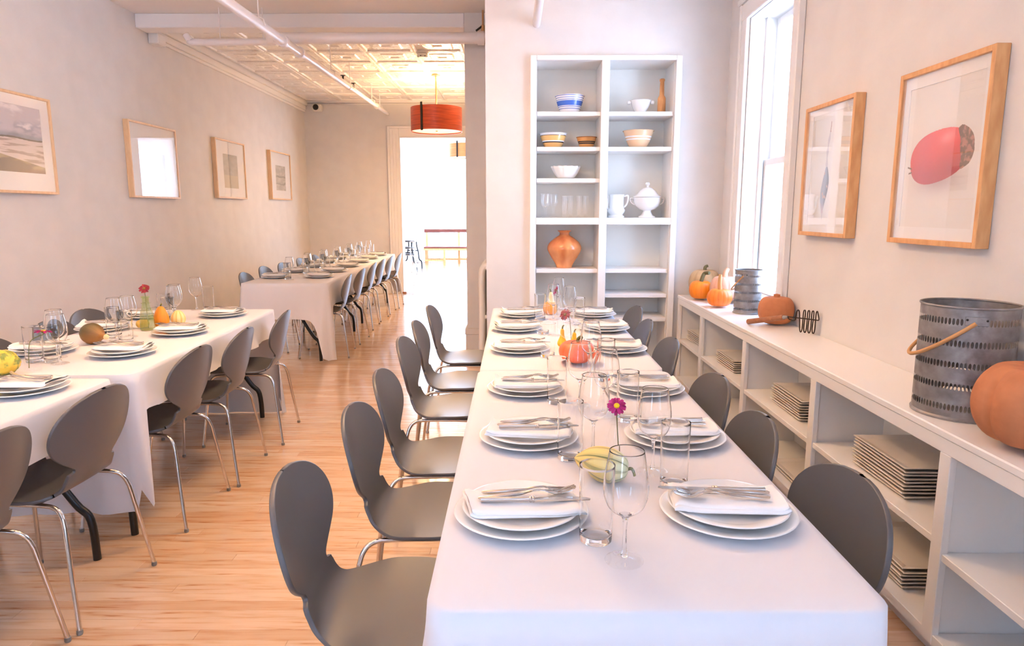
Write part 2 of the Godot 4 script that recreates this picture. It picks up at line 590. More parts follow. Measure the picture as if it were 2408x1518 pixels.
func build_windows_and_door() -> void:
	# the sash window beside the counter
	var w := struct("window_1", bx(1.58, 1.84, 0.80, 0.832, 4.02, 4.92, 0.006), M.trim)
	var st := S()
	for s in [[3.95, 4.07], [4.87, 4.99]]:
		bx(1.572, 1.6, 0.832, 2.80, s[0], s[1], 0.006, st)
		bx(1.558, 1.6, 0.832, 2.80, s[0] if s[0] < 4 else s[1] - 0.03, s[0] + 0.03 if s[0] < 4 else s[1], 0.006, st)
	part("window_casing", st, M.trim, w)
	st = bx(1.568, 1.6, 2.69, 2.80, 3.95, 4.99, 0.006)
	bx(1.55, 1.6, 2.80, 2.84, 3.92, 5.02, 0.008, st)
	part("head_casing", st, M.trim, w)
	st = bx(1.6, 1.85, 0.83, 2.70, 4.07, 4.085)
	bx(1.6, 1.85, 0.83, 2.70, 4.855, 4.87, 0, st)
	bx(1.6, 1.85, 2.685, 2.70, 4.085, 4.855, 0, st)
	bx(1.70, 1.725, 0.832, 2.685, 4.83, 4.855, 0.004, st)
	bx(1.70, 1.725, 0.832, 2.685, 4.085, 4.11, 0.004, st)
	part("jamb", st, M.trim, w)
	for sash in [[1.735, 0.835, 1.755], [1.775, 1.715, 2.68]]:
		st = S()
		var x0: float = sash[0]
		bx(x0, x0 + 0.035, sash[1], sash[2], 4.09, 4.135, 0.004, st)
		bx(x0, x0 + 0.035, sash[1], sash[2], 4.805, 4.85, 0.004, st)
		bx(x0, x0 + 0.035, sash[1], sash[1] + 0.045, 4.135, 4.805, 0.004, st)
		bx(x0, x0 + 0.035, sash[2] - 0.045, sash[2], 4.135, 4.805, 0.004, st)
		var so := part("sash", st, M.trim, w)
		part("pane", bx(x0 + 0.015, x0 + 0.019, sash[1] + 0.045, sash[2] - 0.045, 4.135, 4.805), M.pane, so)
	# two more windows in the counter wall, nearer than the frame shows
	var n := 2
	for q in [[-2.45, -1.35], [-1.15, -0.25]]:
		st = bx(1.58, 1.84, 0.80, 0.832, q[0] - 0.05, q[1] + 0.05, 0.006)
		bx(1.572, 1.6, 0.832, 2.80, q[0] - 0.12, q[0], 0.006, st)
		bx(1.572, 1.6, 0.832, 2.80, q[1], q[1] + 0.12, 0.006, st)
		bx(1.568, 1.6, 2.69, 2.80, q[0] - 0.12, q[1] + 0.12, 0.006, st)
		for y in [0.832, 1.73, 2.65]:
			bx(1.76, 1.80, y, y + 0.05, q[0], q[1], 0.004, st)
		for d in [q[0], q[1] - 0.05]:
			bx(1.76, 1.80, 0.882, 2.65, d, d + 0.05, 0.004, st)
		var rw := struct("window_%d" % n, st, M.trim)
		part("pane", bx(1.778, 1.782, 0.882, 1.73, q[0] + 0.05, q[1] - 0.05), M.pane, rw)
		part("pane", bx(1.778, 1.782, 1.78, 2.65, q[0] + 0.05, q[1] - 0.05), M.pane, rw)
		n += 1
	# the window behind the camera
	for q in [[-3.0, -2.1]]:
		st = S()
		bx(q[0], q[1], 0.55, 0.58, -2.77, -2.50, 0.005, st)
		for x in [q[0], q[1] - 0.05]:
			bx(x, x + 0.05, 0.58, 2.95, -2.70, -2.64, 0.004, st)
		for y in [0.58, 1.73, 2.90]:
			bx(q[0] + 0.05, q[1] - 0.05, y, y + 0.05, -2.70, -2.64, 0.004, st)
		var fw := struct("window_%d" % n, st, M.trim)
		part("pane", bx(q[0] + 0.05, q[1] - 0.05, 0.63, 1.73, -2.672, -2.668), M.pane, fw)
		part("pane", bx(q[0] + 0.05, q[1] - 0.05, 1.78, 2.90, -2.672, -2.668), M.pane, fw)
		n += 1
	# cased opening into the far room
	st = bx(-2.08, -1.926, 0.0, 2.79, 11.668, 11.7, 0.006)
	bx(-2.12, -2.08, 0.0, 2.80, 11.655, 11.7, 0.006, st)
	bx(-2.03, -2.02, 0.0, 2.74, 11.660, 11.7, 0.003, st)
	bx(-1.975, -1.965, 0.0, 2.68, 11.660, 11.7, 0.003, st)
	bx(-1.925, -0.3, 2.63, 2.79, 11.668, 11.7, 0.006, st)
	bx(-2.08, -0.3, 2.76, 2.80, 11.655, 11.7, 0.006, st)
	bx(-0.5, -0.3, 0.0, 2.628, 11.668, 11.7, 0.006, st)
	var door := struct("door_1", st, M.trim)
	st = bx(-1.93, -1.905, 0.0, 2.63, 11.67, 11.93, 0.003)
	bx(-1.93, -0.49, 2.612, 2.632, 11.67, 11.93, 0.003, st)
	part("jamb", st, M.trim, door)
	part("threshold", bx(-1.93, -1.86, 0.0, 0.03, 11.66, 11.72, 0.004), M.handle_wood, door)

func hanger(st: SurfaceTool, p: Vector3, top: float) -> void:
	tube(st, [p, Vector3(p.x, top, p.z)], 0.005, 6)

func build_ceiling_fittings() -> void:
	var A := v(-1.887, 2.75, 4.2)
	var B := v(-2.10, 3.0, 11.69)
	var main := base("sprinkler_pipe", Vector3.ZERO)
	tag(main, "white sprinkler pipe running lengthwise under the ceiling into the back room", "pipe")
	var at := func(d: float) -> Vector3: return A.lerp(B, (d - 4.2) / 7.49)
	part("pipe_run", tube(S(), [at.call(-2.4), at.call(2.0), at.call(6.5)], 0.037, 14), M.pipe, main)
	part("pipe_run", tube(S(), [at.call(6.5), at.call(8.6)], 0.036, 14), M.pipe, main)
	part("pipe_run", tube(S(), [at.call(8.6), B], 0.028, 14), M.pipe, main)
	for d in [6.0, 6.5, 8.6, 10.6]:
		var c: Vector3 = at.call(d)
		var t: Vector3 = (B - A).normalized() * 0.035
		part("coupling", tube(S(), [c - t, c + t], 0.050 if d < 7 else 0.042, 14), M.pipe, main)
	for d in [5.4, 7.7, 8.7, 10.2, 10.9]:
		var hs := S()
		var c: Vector3 = at.call(d)
		hanger(hs, c, 3.2)
		tube(hs, [c + Vector3(-0.045, -0.01, 0), c + Vector3(-0.035, 0.035, 0), c + Vector3(0, 0.05, 0), c + Vector3(0.035, 0.035, 0), c + Vector3(0.045, -0.01, 0)], 0.005, 6)
		part("hanger", hs, M.pipe, main)
	for d in [8.3, 8.9]:
		var c: Vector3 = at.call(d)
		var hs := lathe(S(), [Vector2(0, 0.02), Vector2(0.014, 0.02), Vector2(0.010, 0.05), Vector2(0.012, 0.075), Vector2(0.03, 0.08), Vector2(0.03, 0.084), Vector2(0, 0.086)], 10, c)
		part("sprinkler_head", hs, M.dark, main)
	var cross := base("cross_pipe", Vector3.ZERO)
	tag(cross, "white horizontal pipe crossing the room just in front of the beam", "pipe")
	var yc := 2.94
	part("pipe_run", tube(S(), [v(-2.19, yc, 6.45), v(-0.30, yc, 6.45)], 0.050, 16), M.pipe, cross)
	part("pipe_run", tube(S(), smooth_path([v(-2.96, yc + 0.03, 6.45), v(-2.92, yc - 0.02, 6.45), v(-2.86, yc - 0.032, 6.45), v(-2.19, yc - 0.032, 6.45)], 4), 0.031, 12), M.pipe, cross)
	for x in [-2.19, -0.30]:
		part("coupling", tube(S(), [v(x - 0.03, yc, 6.45), v(x + 0.03, yc, 6.45)], 0.062, 16), M.pipe, cross)
	for x in [-2.65, -2.26]:
		var hs := S()
		hanger(hs, v(x, yc, 6.45), 3.2)
		part("hanger", hs, M.pipe, cross)
	part("elbow", tube(S(), smooth_path([v(-0.27, yc, 6.45), v(-0.18, yc, 6.45), v(-0.10, yc, 6.45), v(-0.061, yc, 6.45)], 4), 0.048, 14), M.pipe, cross)
	var valve := base("pipe_valve", v(-0.285, 3.045, 6.52))
	tag(valve, "small brass valve with dark lever beside the divider wall top", "valve")
	part("body", lathe(S(), [Vector2(0, -0.05), Vector2(0.018, -0.05), Vector2(0.018, 0.02), Vector2(0.009, 0.03), Vector2(0.009, 0.15), Vector2(0, 0.15)], 10), M.brass, valve)
	part("lever", tube(S(), [Vector3(0, 0.02, 0), Vector3(-0.06, -0.03, 0.02)], 0.010, 6), M.dark, valve)
	var stub := part("wall_pipe", tube(S(), [v(0.165, 2.765, 5.3), v(0.175, 2.78, 0.5)], 0.030, 14), M.pipe, self)
	tag(stub, "white pipe entering the wall above the built-in bookcase", "pipe")

	var det := base("smoke_detector", v(-1.05, 3.21, 8.15))
	tag(det, "round white smoke detector on the pressed metal ceiling", "smoke detector")
	part("base", lathe(S(), [Vector2(0, -0.03), Vector2(0.07, -0.03), Vector2(0.075, 0.0), Vector2(0, 0.0)], 20), M.plastic, det)
	part("housing", lathe(S(), [Vector2(0, -0.075), Vector2(0.045, -0.075), Vector2(0.06, -0.06), Vector2(0.062, -0.035), Vector2(0, -0.035)], 20), M.plastic, det)
	for k in 7:
		var t := TAU * k / 7
		part("vent_slot", bx(-0.008, 0.008, -0.068, -0.05, -0.003, 0.003), M.dark, det, Vector3(0.056 * cos(t), 0, 0.056 * sin(t))).rotation.y = PI / 2 - t
	var cc := base("security_camera", v(-3.25, 3.09, 11.69))
	tag(cc, "small white security camera in the far upper corner of the back room", "security camera")
	part("housing", bx(-0.075, 0.075, -0.06, 0.06, -0.13, 0, 0.02), M.plastic, cc)
	var ls := S()
	var lm := part("lens", lathe(ls, [Vector2(0, -0.01), Vector2(0.045, -0.01), Vector2(0.048, 0.0), Vector2(0.038, 0.012), Vector2(0, 0.016)], 18), M.dark, cc, Vector3(-0.01, 0, 0.13))
	lm.rotation.x = PI / 2

	pendant("drum_pendant", v(-1.05, 0, 9.5), 3.21, 2.775, 2.465, 0.345, M.drum, "reddish wood veneer drum pendant lamp hanging in the back room", 2.2, 3.0)
	pendant("drum_pendant", v(-0.95, 0, 13.9), 3.3, 2.72, 2.46, 0.345, M.drum_pale, "pale wood drum pendant seen through the doorway in the far room", 0.6, 0.6)
	pendant("drum_pendant", v(-0.60, 0, 3.45), 3.2, 2.88, 2.57, 0.345, M.drum, "reddish wood drum pendant hanging over the front dining room aisle", 2.5, 2.1)
	pendant("drum_pendant", v(-2.36, 0, 2.5), 3.2, 2.73, 2.42, 0.345, M.drum, "reddish wood drum pendant hanging above the wall side table", 2.2, 0.2)

func pendant(called: String, at: Vector3, top: float, y1: float, y0: float, r: float, wood: Material, label: String, energy: float, down_energy: float) -> void:
	var o := base(called, at)
	tag(o, label, "pendant lamp")
	part("canopy", lathe(S(), [Vector2(0, top - 0.025), Vector2(0.06, top - 0.02), Vector2(0.065, top), Vector2(0, top)], 18), M.brass, o)
	part("rod", tube(S(), [Vector3(0, top - 0.02, 0), Vector3(0, y0 + 0.03, 0)], 0.010, 8), M.brass, o)
	var drum := part("drum_shade", lathe(S(), [Vector2(r - 0.006, y0), Vector2(r, y0), Vector2(r, y1), Vector2(r - 0.006, y1), Vector2(r - 0.006, y0)], 48), wood, o)
	var d := S()
	var bt := Basis(Vector3.UP, -2.05)
	box(d, bt * Vector3(r + 0.004, (y0 + y1) / 2 + 0.012, 0), Vector3(0.012, y1 - y0 + 0.05, 0.032), 0.002, bt)
	part("strap", d, M.black, drum)
	part("diffuser", lathe(S(), [Vector2(0, y0 + 0.012), Vector2(r - 0.012, y0 + 0.012), Vector2(r - 0.012, y0 + 0.020), Vector2(0, y0 + 0.020)], 40), M.glow, o)
	part("finial", lathe(S(), [Vector2(0, y0 - 0.02), Vector2(0.012, y0 - 0.012), Vector2(0.008, y0), Vector2(0.016, y0 + 0.012), Vector2(0, y0 + 0.012)], 10), M.brass, o)
	part("bulb", lathe(S(), [Vector2(0, y1 - 0.11), Vector2(0.03, y1 - 0.10), Vector2(0.04, y1 - 0.06), Vector2(0.03, y1 - 0.03), Vector2(0.015, y1 - 0.005), Vector2(0, y1 - 0.005)], 12), M.glow, o, Vector3(0.08, 0, 0))
	var up := OmniLight3D.new()
	up.name = "bulb_light"
	up.light_color = Color(1.0, 0.82, 0.60)
	up.light_energy = energy
	up.light_size = 0.03
	up.omni_range = 12.0
	up.omni_attenuation = 2.0
	up.shadow_enabled = true
	up.position = Vector3(0.08, y1 - 0.06, 0)
	o.add_child(up)
	var down := AreaLight3D.new()
	down.name = "diffuser_light"
	down.area_size = Vector2(r * 1.3, r * 1.3)
	down.light_color = Color(1.0, 0.82, 0.60)
	down.light_energy = down_energy
	down.area_range = 12.0
	down.area_attenuation = 2.0
	down.shadow_enabled = true
	down.position = Vector3(0, y0 - 0.004, 0)
	down.rotation.x = -PI / 2
	o.add_child(down)

func build_bookcase() -> void:
	var o := base("bookcase", v(0.685, 0, 5.3))
	tag(o, "white built-in bookcase with two columns of shelves set into the wall", "bookcase")
	var X := func(px: float) -> float: return px - 0.685
	var L := -0.565
	var R := 0.562
	var m0 := -0.035
	var m1 := 0.025
	var B := func(x0: float, x1: float, y0: float, y1: float, d0: float, d1: float, b := 0.003) -> SurfaceTool: return bx(x0, x1, y0, y1, d0, d1, b)
	part("stile", B.call(L, L + 0.046, 0.0, 2.54, -0.03, 0.02), M.white, o)
	part("stile", B.call(R - 0.046, R, 0.0, 2.54, -0.03, 0.02), M.white, o)
	part("stile", B.call(m0, m1, 0.0, 2.505, -0.028, 0.30), M.white, o)
	part("top_rail", B.call(L + 0.046, R - 0.046, 2.505, 2.54, -0.03, 0.02), M.white, o)
	part("middle_rail", B.call(L + 0.046, m0, 1.30, 1.352, -0.026, 0.30), M.white, o)
	part("middle_rail", B.call(m1, R - 0.046, 1.30, 1.352, -0.026, 0.30), M.white, o)
	part("side_panel", B.call(L + 0.035, L + 0.05, 0.0, 2.52, 0.02, 0.32), M.white, o)
	part("side_panel", B.call(R - 0.05, R - 0.035, 0.0, 2.52, 0.02, 0.32), M.white, o)
	part("back_panel", B.call(L + 0.035, R - 0.035, 0.0, 2.52, 0.32, 0.335, 0.0), M.shelf_back, o)
	part("top_panel", B.call(L + 0.035, R - 0.035, 2.505, 2.52, 0.02, 0.32, 0.0), M.white, o)
	for y in [2.142, 1.884, 1.65, 0.958, 0.55, 0.10]:
		part("shelf", B.call(L + 0.05, m0, y - 0.032, y, 0.0, 0.32), M.white, o)
	for y in [2.142, 1.884, 0.958, 0.764, 0.575, 0.10]:
		part("shelf", B.call(m1, R - 0.05, y - 0.032, y, 0.0, 0.32), M.white, o)
	shelf_ware()

func banded(prof: Array, bands: Callable, n := 40) -> SurfaceTool:
	var st := S()
	for i in prof.size() - 1:
		var a: Vector2 = prof[i]
		var b: Vector2 = prof[i + 1]
		st.set_color(bands.call((a.y + b.y) / 2, i))
		st.set_smooth_group(5)
		for k in n:
			var t := TAU * k / n
			var u := TAU * ((k + 1) % n) / n
			quad(st, Vector3(a.x * cos(t), a.y, -a.x * sin(t)), Vector3(a.x * cos(u), a.y, -a.x * sin(u)), Vector3(b.x * cos(u), b.y, -b.x * sin(u)), Vector3(b.x * cos(t), b.y, -b.x * sin(t)))
	return st

func bowl_profile(r: float, h: float, foot: float, rim: float, steps := 26) -> Array:
	var p := [Vector2(0, 0.0), Vector2(foot, 0.0), Vector2(foot, 0.006)]
	for i in steps + 1:
		var t := float(i) / steps
		p.append(Vector2(foot + (r - foot) * pow(t, 0.62), 0.006 + (h - 0.006) * t))
	p.append(Vector2(r + rim, h - 0.004))
	p.append(Vector2(r + rim, h))
	for i in range(8, -1, -1):
		var t := float(i) / 8
		p.append(Vector2((foot + (r - foot) * pow(t, 0.62)) * 0.94, 0.012 + (h - 0.012) * t))
	p[-1].x = 0.0
	return p

func shelf_ware() -> void:
	var D := 5.45
	var white := lin(0.95, 0.95, 0.96)
	var blue := lin(0.25, 0.40, 0.74)
	var tan := lin(0.88, 0.70, 0.45)
	var black := lin(0.20, 0.20, 0.22)
	var brown := lin(0.78, 0.58, 0.36)
	var pink := lin(0.90, 0.76, 0.62)
	var add := func(called: String, x: float, y: float, r: float, h: float, foot: float, rim: float, f: Callable, label: String) -> Node3D:
		var o := base(called, v(x, y + 0.0008, D))
		tag(o, label, "bowl")
		var p := bowl_profile(r, h, foot, rim)
		part("bowl_body", banded(p, func(y2: float, i: int) -> Color: return f.call(y2 / h) if i < 32 else white), M.ceramic, o)
		return o
	add.call("mixing_bowl", 0.428, 2.142, 0.113, 0.135, 0.062, 0.003, func(t: float) -> Color: return blue if t > 0.42 and t < 0.68 else (lin(0.45, 0.53, 0.78) if int(t * 26) % 3 == 0 and (t > 0.14 and t < 0.4 or t > 0.72 and t < 0.97) else white), "white mixing bowl with a broad blue band on the top shelf")
	add.call("mixing_bowl", 0.303, 1.884, 0.105, 0.112, 0.058, 0.004, func(t: float) -> Color: return black if (t > 0.80 and t < 0.86) or (t > 0.36 and t < 0.43) else (white if t > 0.86 or (t > 0.43 and t < 0.48) else tan), "yellow ware mixing bowl with thin dark bands and white rim")
	add.call("mixing_bowl", 0.563, 1.884, 0.078, 0.085, 0.046, 0.003, func(t: float) -> Color: return black if t > 0.35 and t < 0.60 and not (t > 0.46 and t < 0.5) else (lin(0.6, 0.42, 0.28) if t > 0.93 else brown), "small brown mixing bowl with a wide black band")
	add.call("mixing_bowl", 0.965, 1.884, 0.116, 0.132, 0.058, 0.006, func(t: float) -> Color: return white if (t > 0.44 and t < 0.54) or (t > 0.6 and t < 0.66) else pink, "large pinkish tan mixing bowl with two white stripes")
	var fl := base("fluted_bowl", v(0.405, 1.65 + 0.0008, D))
	tag(fl, "plain white fluted serving bowl alone on its shelf", "bowl")
	var fp := func(u: float, t: float) -> Vector3:
		var s := t if t < 0.5 else 1.0 - t
		var k := s * 2.0
		var r := (0.05 + 0.07 * pow(k, 0.6)) * (1.0 + 0.03 * sin(u * TAU * 14) * k) * (1.0 if t < 0.5 else 0.94)
		if t == 0.0 or t == 1.0:
			r = 0.0
		return Vector3(r * cos(u * TAU), (0.098 + 0.0015 * sin(u * TAU * 14)) * k + (0.0 if t < 0.5 else 0.006 * (1 - k)), -r * sin(u * TAU))
	part("bowl_body", surf(S(), 84, 24, fp), M.china, fl)
	var mo := base("lugged_mortar", v(0.975, 2.142 + 0.0008, D))
	tag(mo, "white footed mortar bowl with two square lugs at its rim", "mortar")
	part("bowl_body", lathe(S(), [Vector2(0, 0), Vector2(0.045, 0), Vector2(0.045, 0.02), Vector2(0.06, 0.045), Vector2(0.078, 0.098), Vector2(0.082, 0.10), Vector2(0.076, 0.102), Vector2(0.055, 0.04), Vector2(0, 0.025)], 32), M.china, mo)
	for s in [-1, 1]:
		part("lug", bx(s * 0.075, s * 0.103, 0.073, 0.10, -0.016, 0.016, 0.006), M.china, mo)
	var pe := part("wooden_pestle", lathe(S(), [Vector2(0, 0), Vector2(0.031, 0), Vector2(0.031, 0.115), Vector2(0.027, 0.125), Vector2(0.018, 0.14), Vector2(0.016, 0.24), Vector2(0.020, 0.245), Vector2(0.020, 0.258), Vector2(0.013, 0.262), Vector2(0, 0.262)], 24), M.wood, self, v(1.137, 2.142 + 0.0008, D))
	tag(pe, "turned wooden masher standing upright beside the white mortar", "kitchen tool")
	var va := base("vase", v(0.40, 0.958 + 0.0008, 5.44))
	tag(va, "wide orange glazed vase with narrow neck and flared lip", "vase")
	var vp := smooth_path([Vector2(0.062, 0), Vector2(0.072, 0.03), Vector2(0.110, 0.09), Vector2(0.136, 0.148), Vector2(0.120, 0.195), Vector2(0.075, 0.235), Vector2(0.042, 0.256), Vector2(0.040, 0.278), Vector2(0.054, 0.288)], 6)
	vp.push_front(Vector2(0, 0))
	vp.append_array([Vector2(0.056, 0.293), Vector2(0.05, 0.293), Vector2(0.036, 0.278), Vector2(0.036, 0.24), Vector2(0, 0.2)])
	part("vase_body", lathe(S(), vp, 40, Vector3.ZERO, 1.0), M.orange_glaze, va)
	# pitcher
	var pi := base("pitcher", v(0.808, 1.352 + 0.0008, D))
	tag(pi, "white ironstone pitcher with an angular handle next to the tureen", "pitcher")
	part("pitcher_body", lathe(S(), [Vector2(0, 0), Vector2(0.062, 0), Vector2(0.064, 0.012), Vector2(0.050, 0.022), Vector2(0.066, 0.045), Vector2(0.068, 0.06), Vector2(0.058, 0.075), Vector2(0.055, 0.13), Vector2(0.056, 0.165), Vector2(0.061, 0.178), Vector2(0.057, 0.18), Vector2(0.050, 0.13), Vector2(0, 0.03)], 28), M.china, pi)
	part("handle", tube(S(), smooth_path([Vector3(0.053, 0.165, 0), Vector3(0.088, 0.17, 0), Vector3(0.09, 0.14, 0), Vector3(0.078, 0.10, 0), Vector3(0.056, 0.08, 0)], 5), 0.007, 8), M.china, pi)
	part("spout", tube(S(), smooth_path([Vector3(-0.05, 0.06, 0), Vector3(-0.07, 0.08, 0), Vector3(-0.073, 0.13, 0), Vector3(-0.088, 0.168, 0)], 5), 0.013, 8, true, 0.8), M.china, pi)
	# tureen
	var tu := base("tureen", v(1.05, 1.352 + 0.0008, D))
	tag(tu, "white lidded soup tureen on a pedestal foot with side handles", "tureen")
	part("tureen_body", lathe(S(), [Vector2(0, 0), Vector2(0.066, 0), Vector2(0.066, 0.01), Vector2(0.045, 0.02), Vector2(0.032, 0.045), Vector2(0.034, 0.055), Vector2(0.062, 0.066), Vector2(0.092, 0.092), Vector2(0.106, 0.125), Vector2(0.108, 0.148), Vector2(0.113, 0.156), Vector2(0, 0.158)], 32), M.china, tu)
	var lid := part("lid", lathe(S(), [Vector2(0, 0.159), Vector2(0.110, 0.159), Vector2(0.112, 0.165), Vector2(0.096, 0.172), Vector2(0.080, 0.183), Vector2(0.066, 0.205), Vector2(0.040, 0.226), Vector2(0.012, 0.236), Vector2(0, 0.238)], 32), M.china, tu)
	part("knob", lathe(S(), [Vector2(0, 0.234), Vector2(0.010, 0.236), Vector2(0.009, 0.246), Vector2(0.019, 0.258), Vector2(0.015, 0.270), Vector2(0, 0.275)], 14), M.china, lid)
	for s in [-1, 1]:
		part("handle", tube(S(), smooth_path([Vector3(s * 0.105, 0.148, 0), Vector3(s * 0.132, 0.150, 0), Vector3(s * 0.124, 0.118, 0), Vector3(s * 0.096, 0.10, 0)], 5), 0.006, 8), M.china, tu)
	# stemmed glasses and tumblers
	var k := 0
	for x in [0.245, 0.312]:
		var g := base("goblet", v(x, 1.352 + 0.0008, D - 0.06 + k * 0.09))
		tag(g, ["pressed clear glass goblet at the outer end of the bookcase glasses", "pressed clear glass goblet second from the bookcase side"][k], "goblet", "goblets in the bookcase")
		part("cup", lathe(S(), [Vector2(0.012, 0.075), Vector2(0.030, 0.09), Vector2(0.037, 0.125), Vector2(0.036, 0.175), Vector2(0.040, 0.185), Vector2(0.0375, 0.185), Vector2(0.0335, 0.175), Vector2(0.0345, 0.125), Vector2(0.027, 0.092), Vector2(0.0, 0.080), Vector2(0.0, 0.076), Vector2(0.012, 0.075)], 24), M.pane, g)
		part("stem", lathe(S(), [Vector2(0, 0), Vector2(0.033, 0), Vector2(0.031, 0.006), Vector2(0.009, 0.014), Vector2(0.013, 0.035), Vector2(0.008, 0.05), Vector2(0.014, 0.062), Vector2(0.012, 0.078), Vector2(0, 0.082)], 20), M.bowl, g)
		k += 1
	k = 0
	for x in [0.40, 0.448, 0.515, 0.566]:
		var g := base("slim_glass", v(x, 1.352 + 0.0008, D + 0.03))
		tag(g, "slim clear drinking glass, %s from the goblets in the bookcase" % ["first", "second", "third", "last"][k], "glass", "slim glasses in the bookcase")
		part("cup", lathe(S(), [Vector2(0.017, 0.0245), Vector2(0.023, 0.08), Vector2(0.025, 0.17), Vector2(0.0235, 0.17), Vector2(0.0215, 0.08), Vector2(0.0155, 0.0265), Vector2(0.0, 0.0265), Vector2(0.0, 0.0248), Vector2(0.017, 0.0245)], 20), M.pane, g)
		part("glass_base", lathe(S(), [Vector2(0, 0), Vector2(0.024, 0), Vector2(0.022, 0.006), Vector2(0.012, 0.012), Vector2(0.017, 0.024), Vector2(0, 0.022)], 20), M.pane, g)
		k += 1

func build_counter() -> void:
	var o := base("low_shelving", v(1.44, 0, 2.4))
	tag(o, "long low white shelving unit with open bays running along the window wall", "shelving")
	var P := func(called: String, x0: float, x1: float, y0: float, y1: float, d0: float, d1: float, b := 0.003, m: Material = M.white) -> void:
		part(called, bx(x0 - 1.44, x1 - 1.44, y0, y1, d0 - 2.4, d1 - 2.4, b), m, o)
	P.call("countertop", 1.275, 1.60, 0.735, 0.76, -0.9, 5.268, 0.004)
	P.call("front_rail", 1.28, 1.302, 0.69, 0.735, -0.9, 5.268, 0.002)
	P.call("back_panel", 1.588, 1.60, 0.06, 0.735, -0.9, 5.268, 0.0, M.shelf_back)
	P.call("kick_board", 1.345, 1.36, 0.0, 0.085, -0.9, 5.268, 0.0)
	var posts := [-0.87, 0.13, 1.03, 1.93, 2.83, 3.715, 4.60, 5.243]
	for i in posts.size():
		var d: float = posts[i]
		P.call("face_stile", 1.28, 1.302, 0.085, 0.69, d - 0.026, d + 0.026, 0.002)
		P.call("divider", 1.302, 1.588, 0.06, 0.735, d - 0.016, d + 0.016, 0.0)
		if i < posts.size() - 1:
			var e: float = posts[i + 1]
			var y := 0.42 if d > 1.5 else 0.385
			P.call("shelf", 1.285, 1.588, y - 0.024, y, d + 0.017, e - 0.017, 0.002)
			P.call("bottom_shelf", 1.282, 1.588, 0.085, 0.12, d + 0.017, e - 0.017, 0.002)
	# stacked rectangular platters: [bay words, d of the near edge, shelf height, how many, x of the front edge]
	var rngp := RandomNumberGenerator.new()
	rngp.seed = 9
	var pl := S()
	var hx := 0.117
	var hd := 0.178
	var layer := func(rows: Array) -> void:
		for i in rows.size() - 1:
			var a: Array = rows[i]
			var b: Array = rows[i + 1]
			for q in 4:
				var c := [Vector2(-1, 1), Vector2(1, 1), Vector2(1, -1), Vector2(-1, -1)]
				var p: Vector2 = c[q]
				var r: Vector2 = c[(q + 1) % 4]
				quad(pl, Vector3(p.x * (hx - a[0]), a[1], p.y * (hd - a[0])), Vector3(r.x * (hx - a[0]), a[1], r.y * (hd - a[0])), Vector3(r.x * (hx - b[0]), b[1], r.y * (hd - b[0])), Vector3(p.x * (hx - b[0]), b[1], p.y * (hd - b[0])))
	layer.call([[0.03, 0.0], [0.022, 0.0], [0.0, 0.0108], [0.0, 0.0130], [0.004, 0.0142], [0.012, 0.0120], [0.03, 0.006], [0.06, 0.006]])
	quad(pl, Vector3(-(hx - 0.06), 0.006, hd - 0.06), Vector3(hx - 0.06, 0.006, hd - 0.06), Vector3(hx - 0.06, 0.006, -(hd - 0.06)), Vector3(-(hx - 0.06), 0.006, -(hd - 0.06)))
	quad(pl, Vector3(-(hx - 0.03), 0, -(hd - 0.03)), Vector3(hx - 0.03, 0, -(hd - 0.03)), Vector3(hx - 0.03, 0, hd - 0.03), Vector3(-(hx - 0.03), 0, hd - 0.03))
	var proto := part("platter", pl, M.stone, self)
	protos["platter"] = proto
	var ordinal := ["lowest", "second", "third", "fourth", "fifth", "sixth", "seventh", "eighth", "ninth"]
	for s in [["upper shelf, nearest plate bay", 2.385, 0.42, 9, 1.345], ["upper shelf, second plate bay", 3.265, 0.42, 8, 1.352], ["upper shelf, third plate bay", 4.235, 0.42, 6, 1.352], ["upper shelf, bay by the bookcase", 5.022, 0.42, 6, 1.354], ["lower shelf, nearest plate bay", 2.33, 0.12, 6, 1.335], ["lower shelf, second plate bay", 3.16, 0.12, 2, 1.33]]:
		for k in s[3]:
			var c := copy_of("platter")
			var jig := 0.004 if k < s[3] - 1 else 0.010
			c.position = v(s[4] - 0.012 + hx + rngp.randf_range(-0.3, 0.5) * jig, s[2] + k * 0.0128 + 0.0005, s[1] + rngp.randf_range(-1, 1) * jig)
			c.rotation.y = rngp.randf_range(-0.02, 0.02)
			var which: String = "topmost" if k == s[3] - 1 else ordinal[k]
			tag(c, "%s stoneware platter of its stack, %s" % [which, s[0]], "platter", "stacked rectangular platters")
	counter_things()

func pumpkin_shape(r: float, h: float, ribs: int, depth: float, tint, dimple := 0.22, power := 0.75, squash := 1.0) -> SurfaceTool:
	var f := func(u: float, t: float) -> Vector3:
		var a := t * PI
		var s := sin(a)
		var rib := 1.0 - depth * pow(1.0 - absf(sin(u * ribs * PI)), 1.6) * pow(s, 0.6)
		var rr := r * pow(maxf(s, 0.0), power) * rib
		if t == 0.0 or t == 1.0:
			rr = 0.0
		var y := -cos(a) * (1.0 - dimple * exp(-pow(s / 0.42, 2.0)))
		return Vector3(rr * cos(u * TAU), h / 2 + y * h / 2, -rr * sin(u * TAU) * squash)
	return surf(S(), ribs * 8, 28, f, tint)

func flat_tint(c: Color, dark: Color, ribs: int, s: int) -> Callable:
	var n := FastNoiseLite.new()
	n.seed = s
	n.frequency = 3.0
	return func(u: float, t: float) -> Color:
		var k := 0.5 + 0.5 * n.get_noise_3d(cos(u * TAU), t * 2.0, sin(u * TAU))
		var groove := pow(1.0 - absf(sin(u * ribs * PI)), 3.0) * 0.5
		return c.lerp(dark, clampf(k * 0.4 + groove, 0, 1))

